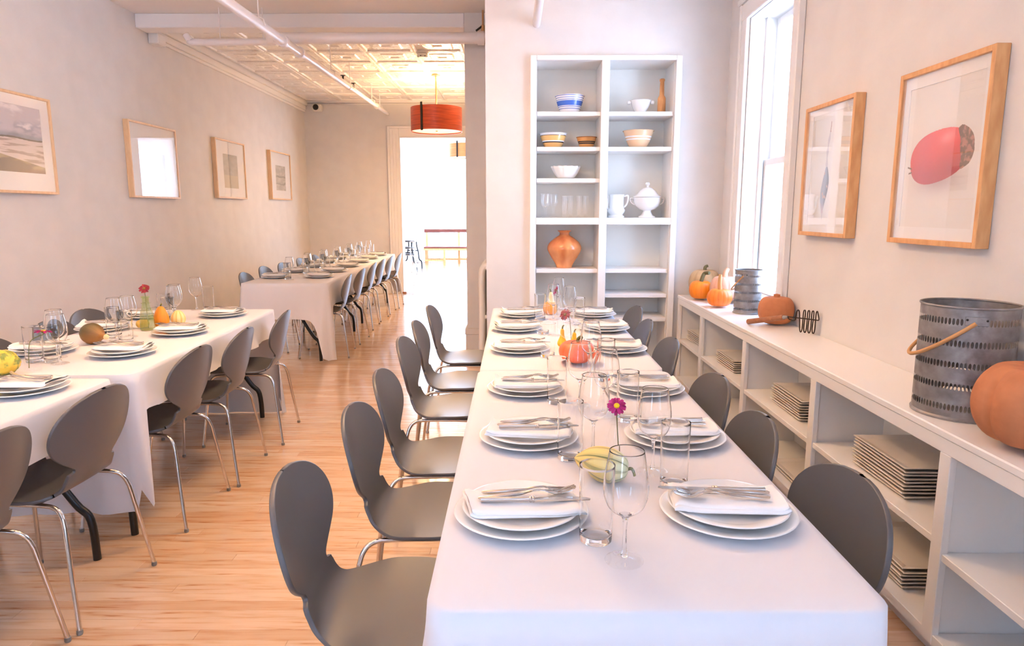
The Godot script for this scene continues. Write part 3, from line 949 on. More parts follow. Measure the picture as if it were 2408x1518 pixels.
func stalk(parent: Node, pts: Array, r: float, m: Material, taper := 0.7) -> void:
	part("stem", tube(S(), smooth_path(pts, 5), r, 8, true, taper), m, parent)

func counter_things() -> void:
	var y := 0.7605
	var green_stem := mat(Color(0.42, 0.40, 0.27), 0.7)
	var gourd := base("gourd", v(1.445, y, 5.14))
	tag(gourd, "large mottled beige gourd at the bookcase end of the counter", "gourd")
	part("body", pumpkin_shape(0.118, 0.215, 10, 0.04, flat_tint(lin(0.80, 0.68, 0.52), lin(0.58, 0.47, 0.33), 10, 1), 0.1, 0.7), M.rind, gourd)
	stalk(gourd, [Vector3(0.0, 0.195, 0), Vector3(0.0, 0.225, 0.0), Vector3(0.02, 0.235, 0)], 0.014, green_stem)
	var p1 := base("pumpkin", v(1.368, y, 4.955))
	tag(p1, "orange pumpkin with a curved green stem beside the beige gourd", "pumpkin")
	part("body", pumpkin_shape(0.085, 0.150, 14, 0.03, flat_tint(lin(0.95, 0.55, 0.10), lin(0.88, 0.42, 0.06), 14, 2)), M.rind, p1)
	stalk(p1, [Vector3(0.0, 0.135, 0), Vector3(0.01, 0.17, 0.0), Vector3(0.025, 0.195, 0), Vector3(0.048, 0.20, 0.03)], 0.015, green_stem, 0.9)
	var p2 := base("pumpkin", v(1.485, y, 4.78))
	tag(p2, "large pale pink pumpkin behind the small orange one by the window", "pumpkin")
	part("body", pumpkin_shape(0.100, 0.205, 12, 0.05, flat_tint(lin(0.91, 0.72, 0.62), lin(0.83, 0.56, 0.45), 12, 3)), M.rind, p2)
	stalk(p2, [Vector3(0.0, 0.18, 0), Vector3(0.005, 0.22, 0.0), Vector3(0.02, 0.245, 0)], 0.020, mat(Color(0.86, 0.70, 0.58), 0.7))
	var p3 := base("pumpkin", v(1.388, y, 4.56))
	tag(p3, "orange pumpkin with a straight pale stem just beside the smaller metal lantern", "pumpkin")
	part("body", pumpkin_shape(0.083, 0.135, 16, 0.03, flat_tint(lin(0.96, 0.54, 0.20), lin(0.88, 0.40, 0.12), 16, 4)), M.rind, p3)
	stalk(p3, [Vector3(0.0, 0.12, 0), Vector3(-0.004, 0.16, 0.0), Vector3(-0.002, 0.222, 0)], 0.016, mat(Color(0.76, 0.56, 0.34), 0.7), 0.7)
	lantern(v(1.487, y, 4.30), 0.083, 0.275, 5, 54, "smaller galvanised perforated lantern with rope handle standing before the window", -2.2)
	var t1 := base("terracotta_pumpkin", v(1.498, y, 3.85))
	tag(t1, "small plain terracotta clay pumpkin behind the wire masher", "ornament")
	part("body", pumpkin_shape(0.098, 0.168, 10, 0.03, null, 0.12, 0.52), M.terra, t1)
	part("stem", lathe(S(), [Vector2(0, 0.14), Vector2(0.024, 0.14), Vector2(0.017, 0.158), Vector2(0.018, 0.174), Vector2(0, 0.178)], 14), M.terra, t1)
	lantern(v(1.440, y, 2.13), 0.134, 0.352, 5, 78, "large galvanised perforated lantern with rope handle beside the big clay pumpkin", -2.0)
	var t2 := base("terracotta_pumpkin", v(1.430, y, 1.775))
	tag(t2, "large lobed terracotta clay pumpkin at the near end of the counter", "ornament")
	part("body", pumpkin_shape(0.168, 0.245, 8, 0.14, null, 0.20, 0.62), M.terra, t2)
	part("stem", lathe(S(), [Vector2(0, 0.20), Vector2(0.045, 0.205), Vector2(0.028, 0.235), Vector2(0.024, 0.262), Vector2(0.012, 0.27), Vector2(0, 0.27)], 14), M.terra, t2)
	# wire masher with a wooden handle, leaning on its own wire head
	var ms := base("wire_masher", v(1.42, y, 3.62))
	tag(ms, "old potato masher with wooden handle and a bent wire head", "kitchen tool")
	var ax := v(1.352, y + 0.0175, 3.85) - ms.position
	var bx2 := v(1.452, y + 0.077, 3.62) - ms.position
	var dirv := (bx2 - ax).normalized()
	part("wooden_handle", tube(S(), [ax - dirv * 0.012, ax - dirv * 0.006, ax, ax + dirv * 0.06, bx2], 0.0155, 12, true, 0.95), M.handle_wood, ms)
	part("ferrule", tube(S(), [bx2 - dirv * 0.035, bx2, bx2 + dirv * 0.03], 0.0145, 12, true, 0.45), M.galv, ms)
	var c0 := bx2 + dirv * 0.028
	# the wire is bent in a plane that faces across the counter
	var right := Vector3(0.72, 0.0, 0.69).normalized()
	var W := func(a: float, h: float) -> Vector3: return c0 + right * a + Vector3(0, h, 0)
	var wire := [W.call(0.0, 0.0), W.call(0.012, -0.012), W.call(0.040, -0.012), W.call(0.044, 0.0), W.call(0.046, 0.03), W.call(0.053, 0.042), W.call(0.061, 0.03)]
	for q in 4:
		var a := 0.070 + q * 0.0215
		wire.append_array([W.call(a - 0.003, -0.05), W.call(a + 0.004, -0.073), W.call(a + 0.011, -0.05), W.call(a + 0.012, 0.03), W.call(a + 0.0175, 0.045), W.call(a + 0.0225, 0.03)])
	wire.append_array([W.call(0.162, 0.01), W.call(0.161, 0.0), W.call(0.15, -0.001), W.call(0.10, 0.0), W.call(0.0, 0.001)])
	part("wire_head", tube(S(), smooth_path(wire, 4), 0.0032, 7), M.iron, ms)

func lantern(at: Vector3, r: float, h: float, bands: int, cells: int, label: String, face_turn: float) -> void:
	var o := base("lantern", at)
	tag(o, label, "lantern", "galvanised lanterns on the counter")
	o.rotation.y = face_turn
	var st := S()
	var bh := h * 0.066
	var ys := []
	for b in bands:
		ys.append(h * (0.085 + 0.19 * b))
	var edge := 0.0
	var P := func(t: float, y: float) -> Vector3: return Vector3(r * cos(t), y, -r * sin(t))
	for b in bands:
		var y0: float = ys[b]
		st.set_smooth_group(1)
		for k in cells:
			quad(st, P.call(TAU * k / cells, edge), P.call(TAU * (k + 1) / cells, edge), P.call(TAU * (k + 1) / cells, y0), P.call(TAU * k / cells, y0))
		for k in cells:   # each cell of the band has a pierced oval
			var t0 := TAU * k / cells
			var dt := TAU / cells
			var mid := Vector2(0.5, 0.5)
			var out := [Vector2(0, 0), Vector2(0.5, 0), Vector2(1, 0), Vector2(1, 0.5), Vector2(1, 1), Vector2(0.5, 1), Vector2(0, 1), Vector2(0, 0.5)]
			for q in 8:
				var a: Vector2 = out[q]
				var c: Vector2 = out[(q + 1) % 8]
				var ai := mid + (a - mid).normalized() * Vector2(0.40, 0.46)
				var ci := mid + (c - mid).normalized() * Vector2(0.40, 0.46)
				quad(st, P.call(t0 + a.x * dt, y0 + a.y * bh), P.call(t0 + c.x * dt, y0 + c.y * bh), P.call(t0 + ci.x * dt, y0 + ci.y * bh), P.call(t0 + ai.x * dt, y0 + ai.y * bh))
		edge = y0 + bh
	for k in cells:
		quad(st, P.call(TAU * k / cells, edge), P.call(TAU * (k + 1) / cells, edge), P.call(TAU * (k + 1) / cells, h), P.call(TAU * k / cells, h))
	part("pierced_wall", st, M.galv, o)
	var ring := []
	for k in 41:
		ring.append(Vector3((r + 0.001) * cos(TAU * k / 40), h, -(r + 0.001) * sin(TAU * k / 40)))
	part("rolled_rim", tube(S(), ring, 0.0035, 8, false), M.galv, o)
	part("base", lathe(S(), [Vector2(0, 0), Vector2(r + 0.004, 0), Vector2(r + 0.005, 0.006), Vector2(r + 0.0005, 0.011), Vector2(0, 0.008)], 40), M.galv, o)
	for s in [0.0, PI]:
		var bt := Basis(Vector3.UP, s)
		var bs := S()
		box(bs, bt * Vector3(r + 0.0025, h * 0.895, 0), Vector3(0.004, h * 0.075, r * 0.46), 0.001, bt)
		part("handle_plate", bs, M.galv, o)
		for zz in [-0.19, 0.19]:
			part("rivet", lathe(S(), [Vector2(0, 0.003), Vector2(0.003, 0.001), Vector2(0.004, -0.002), Vector2(0, -0.002)].map(func(q): return q), 8), M.dark, o, bt * Vector3(r + 0.005, h * 0.905, r * zz)).rotation = Vector3(0, s, -PI / 2)
	var rope := []
	for k in 15:
		var t := PI * k / 14
		rope.append(Vector3((r + 0.012) * cos(t), h * 0.88 - sin(t) * h * 0.36, (r + 0.010) * sin(t) * 1.04 + 0.004))
	part("rope_handle", tube(S(), smooth_path(rope, 4), 0.0062 if r > 0.1 else 0.004, 8), M.rope, o)

# ---------------------------------------------------------------- tables
func rounded_rect(hx: float, hz: float, r: float, step: float) -> Array:   # [point, outward normal, distance to the nearest corner, on an end side]
	var out := []
	var cs := [Vector2(hx - r, hz - r), Vector2(-(hx - r), hz - r), Vector2(-(hx - r), -(hz - r)), Vector2(hx - r, -(hz - r))]
	for q in 4:
		for k in 5:
			var a := PI / 2 * q + PI / 8 * k
			var n := Vector2(cos(a), sin(a))
			out.append([cs[q] + n * r, n])
		var p: Vector2 = cs[q] + Vector2(cos(PI / 2 * (q + 1)), sin(PI / 2 * (q + 1))) * r
		var e: Vector2 = cs[(q + 1) % 4] + Vector2(cos(PI / 2 * (q + 1)), sin(PI / 2 * (q + 1))) * r
		var n2 := Vector2(cos(PI / 2 * (q + 1)), sin(PI / 2 * (q + 1)))
		var m := int((e - p).length() / step)
		for k in range(1, m):
			out.append([p.lerp(e, float(k) / m), n2])
	return out

func cloth_shape(hx: float, hz: float, side: float, near_end: float, far_end: float, corner: float, s: int, top := 0.742) -> SurfaceTool:
	var st := S()
	st.set_smooth_group(2)
	var n := FastNoiseLite.new()
	n.seed = s
	n.frequency = 1.0
	n.fractal_octaves = 2
	var ring := rounded_rect(hx, hz, 0.035, 0.028)
	var rows := []
	var inset := [0.30, 0.15, 0.05, 0.02, 0.008]
	for d in inset:
		var row := []
		for q in ring:
			var p := Vector2(q[0].x * (hx - d) / hx, q[0].y * (hz - d) / hz)
			row.append(Vector3(p.x, top + 0.004 - (0.0 if d > 0.018 else 0.001 if d > 0.01 else 0.0025), p.y))
		rows.append(row)
	var steps := 12
	for k in range(0, steps + 1):
		var row := []
		for q in ring:
			var p: Vector2 = q[0]
			var nn: Vector2 = q[1]
			var cx := hx - absf(p.x)
			var cz := hz - absf(p.y)
			var ec := Vector2(cx, cz).length()
			var end_drop := near_end if p.y > 0 else far_end
			var w := clampf(absf(nn.y), 0, 1)
			var near_c := exp(-pow(ec / 0.085, 2.0))
			var drop := lerpf(side, end_drop, smoothstep(0.0, 1.0, w))
			if absf(nn.x) > 0.9 and cz < 0.06:
				drop = lerpf(drop, maxf(drop, end_drop * 0.98), smoothstep(0.06, 0.035, cz))
			drop += corner * near_c * (1.0 if end_drop > 0.2 else 0.0)
			drop = minf(drop, top - 0.012)
			var t := float(k) / steps
			var down := drop * t
			var along := p.x * absf(nn.y) + p.y * absf(nn.x)
			var wave := n.get_noise_2d(along * 3.2 + nn.x * 31.0 + nn.y * 57.0, t * 0.35)
			var out := 0.006 + 0.004 * minf(t * 8.0, 1.0) + t * t * (0.012 + 0.045 * wave) * (1.0 if end_drop > 0.2 or absf(nn.x) > 0.9 else 0.1) + near_c * t * (0.05 if corner > 0.0 else 0.006) * (1.0 + 0.6 * sin(along * 40.0))
			row.append(Vector3(p.x + nn.x * out, top + 0.001 - 0.006 * minf(t * 6.0, 1.0) - down, p.y + nn.y * out))
		rows.append(row)
	var m := ring.size()
	for j in rows.size() - 1:
		for k in m:
			var l := (k + 1) % m
			quad(st, rows[j + 1][k], rows[j][k], rows[j][l], rows[j + 1][l])
	for k in m:   # the flat middle
		tri(st, Vector3(0, top + 0.004, clampf((rows[0][k] as Vector3).z, -(hz - 0.4), hz - 0.4)), rows[0][(k + 1) % m], rows[0][k])
		tri(st, Vector3(0, top + 0.004, clampf((rows[0][k] as Vector3).z, -(hz - 0.4), hz - 0.4)), Vector3(0, top + 0.004, clampf((rows[0][(k + 1) % m] as Vector3).z, -(hz - 0.4), hz - 0.4)), rows[0][(k + 1) % m])
	return st

func folding_table(at: Vector3, turn: float, hx: float, hz: float, label: String, d_near := 0.0, d_far := 0.0) -> void:   # d_near, d_far: where its leg frames stand
	var o := base("folding_table", at, turn)
	tag(o, label, "table", "folding tables under white cloths")
	part("tabletop", bx(-hx, hx, 0.705, 0.738, -hz, hz, 0.006), M.plastic, o)
	for s in [-1, 1]:
		var z: float = s * (hz - 0.10)
		if d_near > 0.0:
			z = -at.z - (d_near if s > 0 else d_far)
		for x in [-1, 1]:
			var p := [Vector3(x * 0.10, 0.70, z - s * 0.07), Vector3(x * 0.10, 0.56, z - s * 0.03), Vector3(x * 0.13, 0.42, z - s * 0.01), Vector3(x * (hx - 0.15), 0.24, z), Vector3(x * (hx - 0.095), 0.17, z), Vector3(x * (hx - 0.085), 0.0, z)]
			part("leg", tube(S(), smooth_path(p, 5), 0.0155, 10), M.black, o)
		part("crossbar", tube(S(), [Vector3(-0.12, 0.45, z - s * 0.012), Vector3(0.12, 0.45, z - s * 0.012)], 0.0125, 8), M.black, o)

func cloth(at: Vector3, turn: float, shape: SurfaceTool, label: String) -> void:
	var o := part("tablecloth", shape, M.cloth, self, at)
	o.rotation.y = turn
	tag(o, label, "tablecloth", "white tablecloths")

func build_tables() -> void:
	folding_table(v(0.243, 0, 1.905), 0, 0.375, 0.845, "folding table with dark legs under the centre cloth nearest the camera", 1.19, 2.70)
	folding_table(v(0.243, 0, 3.725), 0, 0.37, 0.92, "folding table with dark legs under the centre cloth by the bookcase", 2.88, 4.11)
	cloth(v(0.243, 0.0005, 1.900), 0, cloth_shape(0.386, 0.862, 0.20, 0.50, 0.10, 0.0, 3), "white cloth over the centre table nearest the camera")
	cloth(v(0.243, -0.0015, 3.722), 0, cloth_shape(0.381, 0.930, 0.20, 0.10, 0.45, 0.0, 4), "white cloth over the far half of the centre table")
	folding_table(v(-2.0, 0, 3.62), 0.04, 0.385, 0.91, "folding table under the far half of the wall side cloths", 2.78, 4.50)
	folding_table(v(-2.0, 0, 1.70), 0.0, 0.385, 0.91, "folding table with curved black legs under the near wall side cloth", 1.0, 2.575)
	cloth(v(-2.0, -0.0015, 3.63), 0.04, cloth_shape(0.398, 0.945, 0.16, 0.58, 0.735, 0.0, 5), "white cloth on the far half of the wall side table, reaching the floor")
	cloth(v(-2.0, 0.0005, 1.70), 0.0, cloth_shape(0.398, 0.925, 0.16, 0.55, 0.10, 0.0, 6), "white cloth on the near half of the wall side table")
	var tn := 0.035
	folding_table(v(-2.17, 0, 7.34), tn, 0.385, 1.07, "folding table with black legs at the front of the back room row", 6.30, 7.90)
	folding_table(v(-2.25, 0, 9.60), 0.02, 0.385, 1.10, "folding table at the door end of the back room row", 8.50, 10.45)
	cloth(v(-2.17, 0.0, 7.34), tn, cloth_shape(0.395, 1.085, 0.22, 0.33, 0.12, 0.42, 8), "white cloth with corners hanging to the floor on the back room table")
	cloth(v(-2.25, -0.0015, 9.60), 0.02, cloth_shape(0.395, 1.105, 0.22, 0.12, 0.33, 0.30, 9), "white cloth on the back room table nearest the doorway")

# ---------------------------------------------------------------- chairs
func chair_shell(s0: float, s1: float) -> ArrayMesh:   # a stretch of the bent plywood shell, measured along its middle line from the top
	var line := smooth_path([Vector2(-0.258, 0.792), Vector2(-0.247, 0.735), Vector2(-0.231, 0.66), Vector2(-0.213, 0.585), Vector2(-0.198, 0.53), Vector2(-0.186, 0.492), Vector2(-0.166, 0.464), Vector2(-0.130, 0.449), Vector2(-0.06, 0.443), Vector2(0.03, 0.442), Vector2(0.12, 0.444), Vector2(0.19, 0.440), Vector2(0.236, 0.427)], 16)
	var acc := [0.0]
	for i in range(1, line.size()):
		acc.append(acc[-1] + line[i].distance_to(line[i - 1]))
	var total: float = acc[-1]
	var at := func(s: float) -> Vector2:
		var i := 0
		while i < acc.size() - 2 and acc[i + 1] < s:
			i += 1
		return line[i].lerp(line[i + 1], clampf((s - acc[i]) / (acc[i + 1] - acc[i]), 0.0, 1.0))
	var wide := [[0.0, 0.0], [0.003, 0.048], [0.009, 0.082], [0.02, 0.120], [0.04, 0.160], [0.07, 0.192], [0.105, 0.210], [0.135, 0.214], [0.165, 0.208], [0.195, 0.190], [0.222, 0.160], [0.246, 0.126], [0.262, 0.104], [0.270, 0.0995], [0.276, 0.1005], [0.280, 0.106], [0.2825, 0.119], [0.287, 0.1225], [0.31, 0.127], [0.335, 0.134], [0.36, 0.146], [0.385, 0.164], [0.41, 0.182], [0.44, 0.196], [0.48, 0.206], [0.53, 0.208], [0.58, 0.202], [0.63, 0.187], [0.67, 0.166], [0.70, 0.140], [0.722, 0.108], [0.737, 0.070], [0.744, 0.040], [0.747, 0.0]]
	var scale_s := total / 0.747
	var ss := []
	var ws := []
	for i in wide.size() - 1:
		var per := 3
		for k in per:
			var p0: Array = wide[maxi(i - 1, 0)]
			var p3: Array = wide[mini(i + 2, wide.size() - 1)]
			var t := float(k) / per
			ss.append(lerpf(wide[i][0], wide[i + 1][0], t) * scale_s)
			var a: float = wide[i][1]
			var b: float = wide[i + 1][1]
			var w := cubic_interpolate_in_time(a, b, p0[1], p3[1], t, wide[i + 1][0] - wide[i][0], p0[0] - wide[i][0], p3[0] - wide[i][0]) if i > 0 and i < wide.size() - 2 else lerpf(a, b, sqrt(t) if i == 0 else 1 - sqrt(1 - t))
			ws.append(clampf(w, minf(a, b) - 0.002, maxf(a, b) + 0.002))
	ss.append(total)
	ws.append(0.0)
	var nv := 12
	var point := func(s: float, q: float, w: float) -> Vector3:   # q from -1 to 1 across
		var c: Vector2 = at.call(s)
		var z := q * w
		var back := 1.0 - smoothstep(0.30, 0.40, s)
		var curl := 0.034 * back * pow(z / 0.21, 2.0)
		var dish := 0.010 * (1.0 - back) * pow(z / 0.2, 2.0) * smoothstep(0.40, 0.5, s) * (1.0 - smoothstep(0.58, 0.72, s))
		return Vector3(c.x + curl, c.y + dish, z)
	var rows := []
	var norms := []
	for i in ss.size():
		var s: float = ss[i]
		if s < s0 - 0.0001 or s > s1 + 0.0001:
			continue
		var row := []
		var nrow := []
		for k in nv + 1:
			var q := -1.0 + 2.0 * k / nv
			row.append(point.call(s, q, ws[i]))
			var e := 0.006
			var ds: Vector3 = point.call(minf(s + e, total), q * ws[i], 1.0) - point.call(maxf(s - e, 0.0), q * ws[i], 1.0)
			var dz: Vector3 = point.call(s, q * ws[i] + 0.004, 1.0) - point.call(s, q * ws[i] - 0.004, 1.0)
			nrow.append(ds.cross(dz).normalized())
		rows.append(row)
		norms.append(nrow)
	var V := PackedVector3Array()
	var N := PackedVector3Array()
	var idx := PackedInt32Array()
	var h := 0.0062
	var sheet := func(sign: float) -> void:
		var b := V.size()
		for i in rows.size():
			for k in nv + 1:
				V.append(rows[i][k] - norms[i][k] * h * sign)
				N.append(-norms[i][k] * sign)
		for i in rows.size() - 1:
			for k in nv:
				var a := b + i * (nv + 1) + k
				var c := a + nv + 1
				if sign > 0:
					idx.append_array([a, c, a + 1, a + 1, c, c + 1])
				else:
					idx.append_array([a, a + 1, c, a + 1, c + 1, c])
	sheet.call(1.0)
	sheet.call(-1.0)
	for side in [0, nv]:   # the rounded edge
		var b := V.size()
		for i in rows.size():
			var p: Vector3 = rows[i][side]
			var before: Vector3 = rows[maxi(i - 1, 0)][side]
			var after: Vector3 = rows[mini(i + 1, rows.size() - 1)][side]
			var t := (after - before).normalized()
			var nn: Vector3 = norms[i][side]
			var out := nn.cross(t).normalized()
			var z_in := signf(side - nv / 2.0)
			if out.z * z_in < 0 and ws[i] > 0.01 or (absf(out.z) < 0.02 and out.dot(Vector3(0, 1, 0) if s0 < 0.1 and i < 4 else Vector3(1, 0, 0)) < 0):
				out = -out
			for q in [[1.0, 0.0], [0.7, 0.7], [0.0, 1.0], [-0.7, 0.7], [-1.0, 0.0]]:
				V.append(p + nn * h * q[0] + out * 0.003 * q[1])
				N.append((nn * q[0] * 0.6 + out * (q[1] + 0.25)).normalized())
		for i in rows.size() - 1:
			for q in 4:
				var a := b + i * 5 + q
				var c := a + 5
				if side == 0:
					idx.append_array([a, c, a + 1, a + 1, c, c + 1])
				else:
					idx.append_array([a, a + 1, c, a + 1, c + 1, c])
	var arr := []
	arr.resize(Mesh.ARRAY_MAX)
	arr[Mesh.ARRAY_VERTEX] = V
	arr[Mesh.ARRAY_NORMAL] = N
	arr[Mesh.ARRAY_INDEX] = idx
	var m := ArrayMesh.new()
	m.add_surface_from_arrays(Mesh.PRIMITIVE_TRIANGLES, arr)
	return m

func make_chair() -> void:
	var o := base("dining_chair")
	protos["chair"] = o
	var cut := 0.3605
	part("backrest", chair_shell(0.0, 0.3605 * 1.02), M.chair, o)
	part("seat", chair_shell(0.3605 * 0.985, 2.0), M.chair, o)
	for s in [-1, 1]:
		var front := [Vector3(0.005, 0.424, s * 0.150), Vector3(0.115, 0.424, s * 0.155), Vector3(0.155, 0.418, s * 0.160), Vector3(0.175, 0.395, s * 0.168), Vector3(0.185, 0.355, s * 0.176), Vector3(0.225, 0.012, s * 0.224)]
		var rear := [Vector3(0.005, 0.424, s * 0.150), Vector3(-0.115, 0.424, s * 0.158), Vector3(-0.160, 0.416, s * 0.165), Vector3(-0.184, 0.392, s * 0.174), Vector3(-0.196, 0.355, s * 0.182), Vector3(-0.240, 0.012, s * 0.226)]
		for p in [front, rear]:
			var path := smooth_path(p.slice(0, 5), 5)
			path.append(p[5])
			var leg := part("leg", tube(S(), path, 0.0078, 10), M.chrome, o)
			part("foot_glide", lathe(S(), [Vector2(0, 0), Vector2(0.009, 0), Vector2(0.0105, 0.004), Vector2(0.0095, 0.016), Vector2(0, 0.016)], 10), M.glide, leg, Vector3(p[5].x, 0, p[5].z))
	part("mounting_plate", bx(-0.10, 0.10, 0.424, 0.437, -0.155, 0.155, 0.004), M.black, o)

func chair(x: float, d: float, turn: float, label: String, group: String) -> void:
	var c := copy_of("chair")
	c.position = v(x, 0, d)
	c.rotation.y = turn
	tag(c, label, "chair", group)

func build_chairs() -> void:
	make_chair()
	var nth := ["first", "second", "third", "fourth", "fifth", "sixth"]
	var dl := [1.54, 2.07, 2.56, 3.255, 3.77, 4.40]
	var tl := [0.05, 0.0, 0.02, -0.02, 0.02, -0.02]
	for i in 6:
		chair([-0.295, -0.268, -0.275, -0.305, -0.31, -0.31][i], dl[i], tl[i], "grey plywood dining chair, %s from the camera, on the aisle side of the centre table" % nth[i], "chairs at the centre table")
	var dr := [1.50, 1.98, 2.48, 3.24, 3.82, 4.36]
	var xr := [0.555, 0.505, 0.525, 0.525, 0.52, 0.56]
	var tr := [0.05, -0.03, 0.02, 0.0, -0.03, 0.06]
	for i in 6:
		chair(xr[i], dr[i], PI + tr[i], "grey plywood dining chair, %s from the camera, between centre table and low shelving" % nth[i], "chairs at the centre table")
	var dw := [1.80, 2.31, 3.04, 3.53, 4.15]
	var tw := [0.05, -0.03, 0.0, 0.05, 0.10]
	for i in 5:
		chair([-1.70, -1.69, -1.69, -1.67, -1.665][i], dw[i], PI + tw[i], "grey dining chair, %s from the camera, on the aisle side of the wall side table" % nth[i], "chairs at the wall side table")
	var dz := [2.62, 3.24, 3.80, 4.22]
	for i in range(1, 4):
		chair([-2.36, -2.34, -2.39, -2.46][i], dz[i], [0.0, 0.08, 0.06, 0.0][i], "grey dining chair, %s from the camera, between the wall and the front table" % nth[i], "chairs at the wall side table")
	var df := [6.63, 7.32, 8.20, 8.84, 9.45, 10.05]
	for i in 6:
		chair([-1.86, -1.88, -1.93, -1.945, -1.945, -1.925][i], df[i], PI + [0.1, 0.0, 0.03, -0.03, 0.0, 0.02][i], "grey dining chair, %s of the row on the aisle side of the back room table" % nth[i], "chairs at the back room table")
	var dg := [6.87, 7.64, 8.16, 9.0, 9.7]
	for i in 5:
		chair([-2.50, -2.585, -2.55, -2.60, -2.60, -2.62][i], dg[i], [0.05, 0.0, -0.05, 0.0, 0.04, 0.0][i], "grey dining chair, %s of the row on the wall side of the back room table" % nth[i], "chairs at the back room table")

# ---------------------------------------------------------------- place settings
func make_settings() -> void:
	var pr := func(r: float) -> Array:
		return [Vector2(0, 0.001), Vector2(r * 0.58, 0.001), Vector2(r * 0.60, 0.0), Vector2(r * 0.63, 0.001), Vector2(r * 0.70, 0.006), Vector2(r * 0.985, 0.0165), Vector2(r, 0.0182), Vector2(r * 0.99, 0.0200), Vector2(r * 0.96, 0.0195), Vector2(r * 0.72, 0.0110), Vector2(r * 0.62, 0.006), Vector2(0, 0.005)]
	protos["dinner"] = part("dinner_plate", lathe(S(), pr.call(0.145), 56, Vector3.ZERO, 1.2), M.china, self)
	protos["salad"] = part("salad_plate", lathe(S(), pr.call(0.128), 56, Vector3.ZERO, 1.2), M.china, self)
	for k in 3:
		var n := FastNoiseLite.new()
		n.seed = 100 + k
		n.frequency = 9.0
		var nap := base("napkin")
		protos["napkin%d" % k] = nap
		for layer in 2:
			var hx := 0.120 - 0.004 * layer
			var hz := 0.066 - 0.005 * layer
			var y0 := 0.0 + layer * 0.0045
			var f := func(u: float, t: float) -> Vector3:
				var x := lerpf(-hx, hx, u)
				var z := lerpf(hz, -hz, t)
				z += 0.014 * (u - 0.5) * (1 if k != 1 else -1) + 0.008 * layer * u
				x += 0.012 * (t - 0.5) * (1 if k == 0 else -1)
				var edge := minf(minf(u, 1 - u) * 2 * hx, minf(t, 1 - t) * 2 * hz)
				var y := y0 + 0.0048 * smoothstep(0.0, 0.005, edge) + 0.004 * n.get_noise_2d(x, z + layer * 3.0) * smoothstep(0.0, 0.03, edge)
				y += 0.020 * pow(clampf((-x - 0.098) / 0.02, 0, 1), 1.5) * (0.35 + 0.65 * smoothstep(0.1, 0.9, t if k != 2 else 1 - t)) * (1.0 if layer == 1 else 0.5)
				y += 0.005 * pow(clampf((x - 0.06) / 0.05, 0, 1), 2.0)
				return Vector3(x, y, z)
			var g := func(u: float, t: float) -> Vector3:
				var q: Vector3 = f.call(1 - u, t)
				return Vector3(q.x, q.y - 0.003, q.z)
			var st := surf(S(), 26, 16, f, null, false)
			surf(st, 26, 16, g, null, false)
			var m := 26
			for i in m:
				for t in [0.0, 1.0]:
					var a: Vector3 = f.call(float(i) / m, t)
					var b: Vector3 = f.call(float(i + 1) / m, t)
					var dn := Vector3(0, -0.003, 0)
					if t == 0.0:
						quad(st, a + dn, b + dn, b, a)
					else:
						quad(st, b + dn, a + dn, a, b)
			part("fold", st, M.linen, nap)
	# knife
	var kn := base("table_knife")
	protos["knife"] = kn
	var blade := PackedVector2Array([Vector2(0.0, -0.006), Vector2(0.02, -0.0085), Vector2(0.06, -0.0095), Vector2(0.095, -0.009), Vector2(0.115, -0.006), Vector2(0.124, 0.0), Vector2(0.122, 0.005), Vector2(0.10, 0.007), Vector2(0.05, 0.007), Vector2(0.0, 0.006)])
	part("blade", plate_of(S(), blade, 0.0018, func(_p: Vector2) -> float: return 0.002), M.steel, kn)
	part("handle", tube(S(), [Vector3(-0.108, 0.0035, 0), Vector3(-0.105, 0.0035, 0), Vector3(-0.09, 0.0035, 0), Vector3(-0.05, 0.0035, 0), Vector3(-0.01, 0.0035, 0), Vector3(0.004, 0.0035, 0)], 0.0066, 10, true, 0.72), M.steel, kn)
	part("bolster", lathe(S(), [Vector2(0, -0.006), Vector2(0.006, -0.006), Vector2(0.0075, -0.003), Vector2(0.006, 0.0), Vector2(0.0075, 0.003), Vector2(0.006, 0.006), Vector2(0, 0.006)], 10), M.steel, kn, Vector3(0.0, 0.0035, 0)).rotation.z = PI / 2
	# fork
	var fo := base("dinner_fork")
	protos["fork"] = fo
	var arch := func(p: Vector2) -> float:
		return 0.0015 + 0.011 * exp(-pow((p.x - 0.03) / 0.035, 2.0)) + 0.010 * clampf((p.x - 0.075) / 0.03, 0, 1)
	var hl := PackedVector2Array([Vector2(0.045, -0.003), Vector2(0.01, -0.0028), Vector2(-0.05, -0.005), Vector2(-0.085, -0.0085), Vector2(-0.096, -0.006), Vector2(-0.099, 0.0), Vector2(-0.096, 0.006), Vector2(-0.085, 0.0085), Vector2(-0.05, 0.005), Vector2(0.01, 0.0028), Vector2(0.045, 0.003)])
	var dense := PackedVector2Array()
	for i in hl.size():
		var a: Vector2 = hl[i]
		var b: Vector2 = hl[(i + 1) % hl.size()]
		for q in 4:
			dense.append(a.lerp(b, q / 4.0))
	part("handle", plate_of(S(), dense, 0.0026, arch), M.steel, fo)
	var head := PackedVector2Array([Vector2(0.043, -0.003), Vector2(0.052, -0.008), Vector2(0.066, -0.0115), Vector2(0.085, -0.0115), Vector2(0.105, -0.0105), Vector2(0.105, -0.0078), Vector2(0.075, -0.0075), Vector2(0.075, -0.005), Vector2(0.107, -0.0048), Vector2(0.107, -0.0018), Vector2(0.075, -0.0015), Vector2(0.075, 0.0015), Vector2(0.107, 0.0018), Vector2(0.107, 0.0048), Vector2(0.075, 0.005), Vector2(0.075, 0.0075), Vector2(0.105, 0.0078), Vector2(0.105, 0.0105), Vector2(0.085, 0.0115), Vector2(0.066, 0.0115), Vector2(0.052, 0.008), Vector2(0.043, 0.003)])
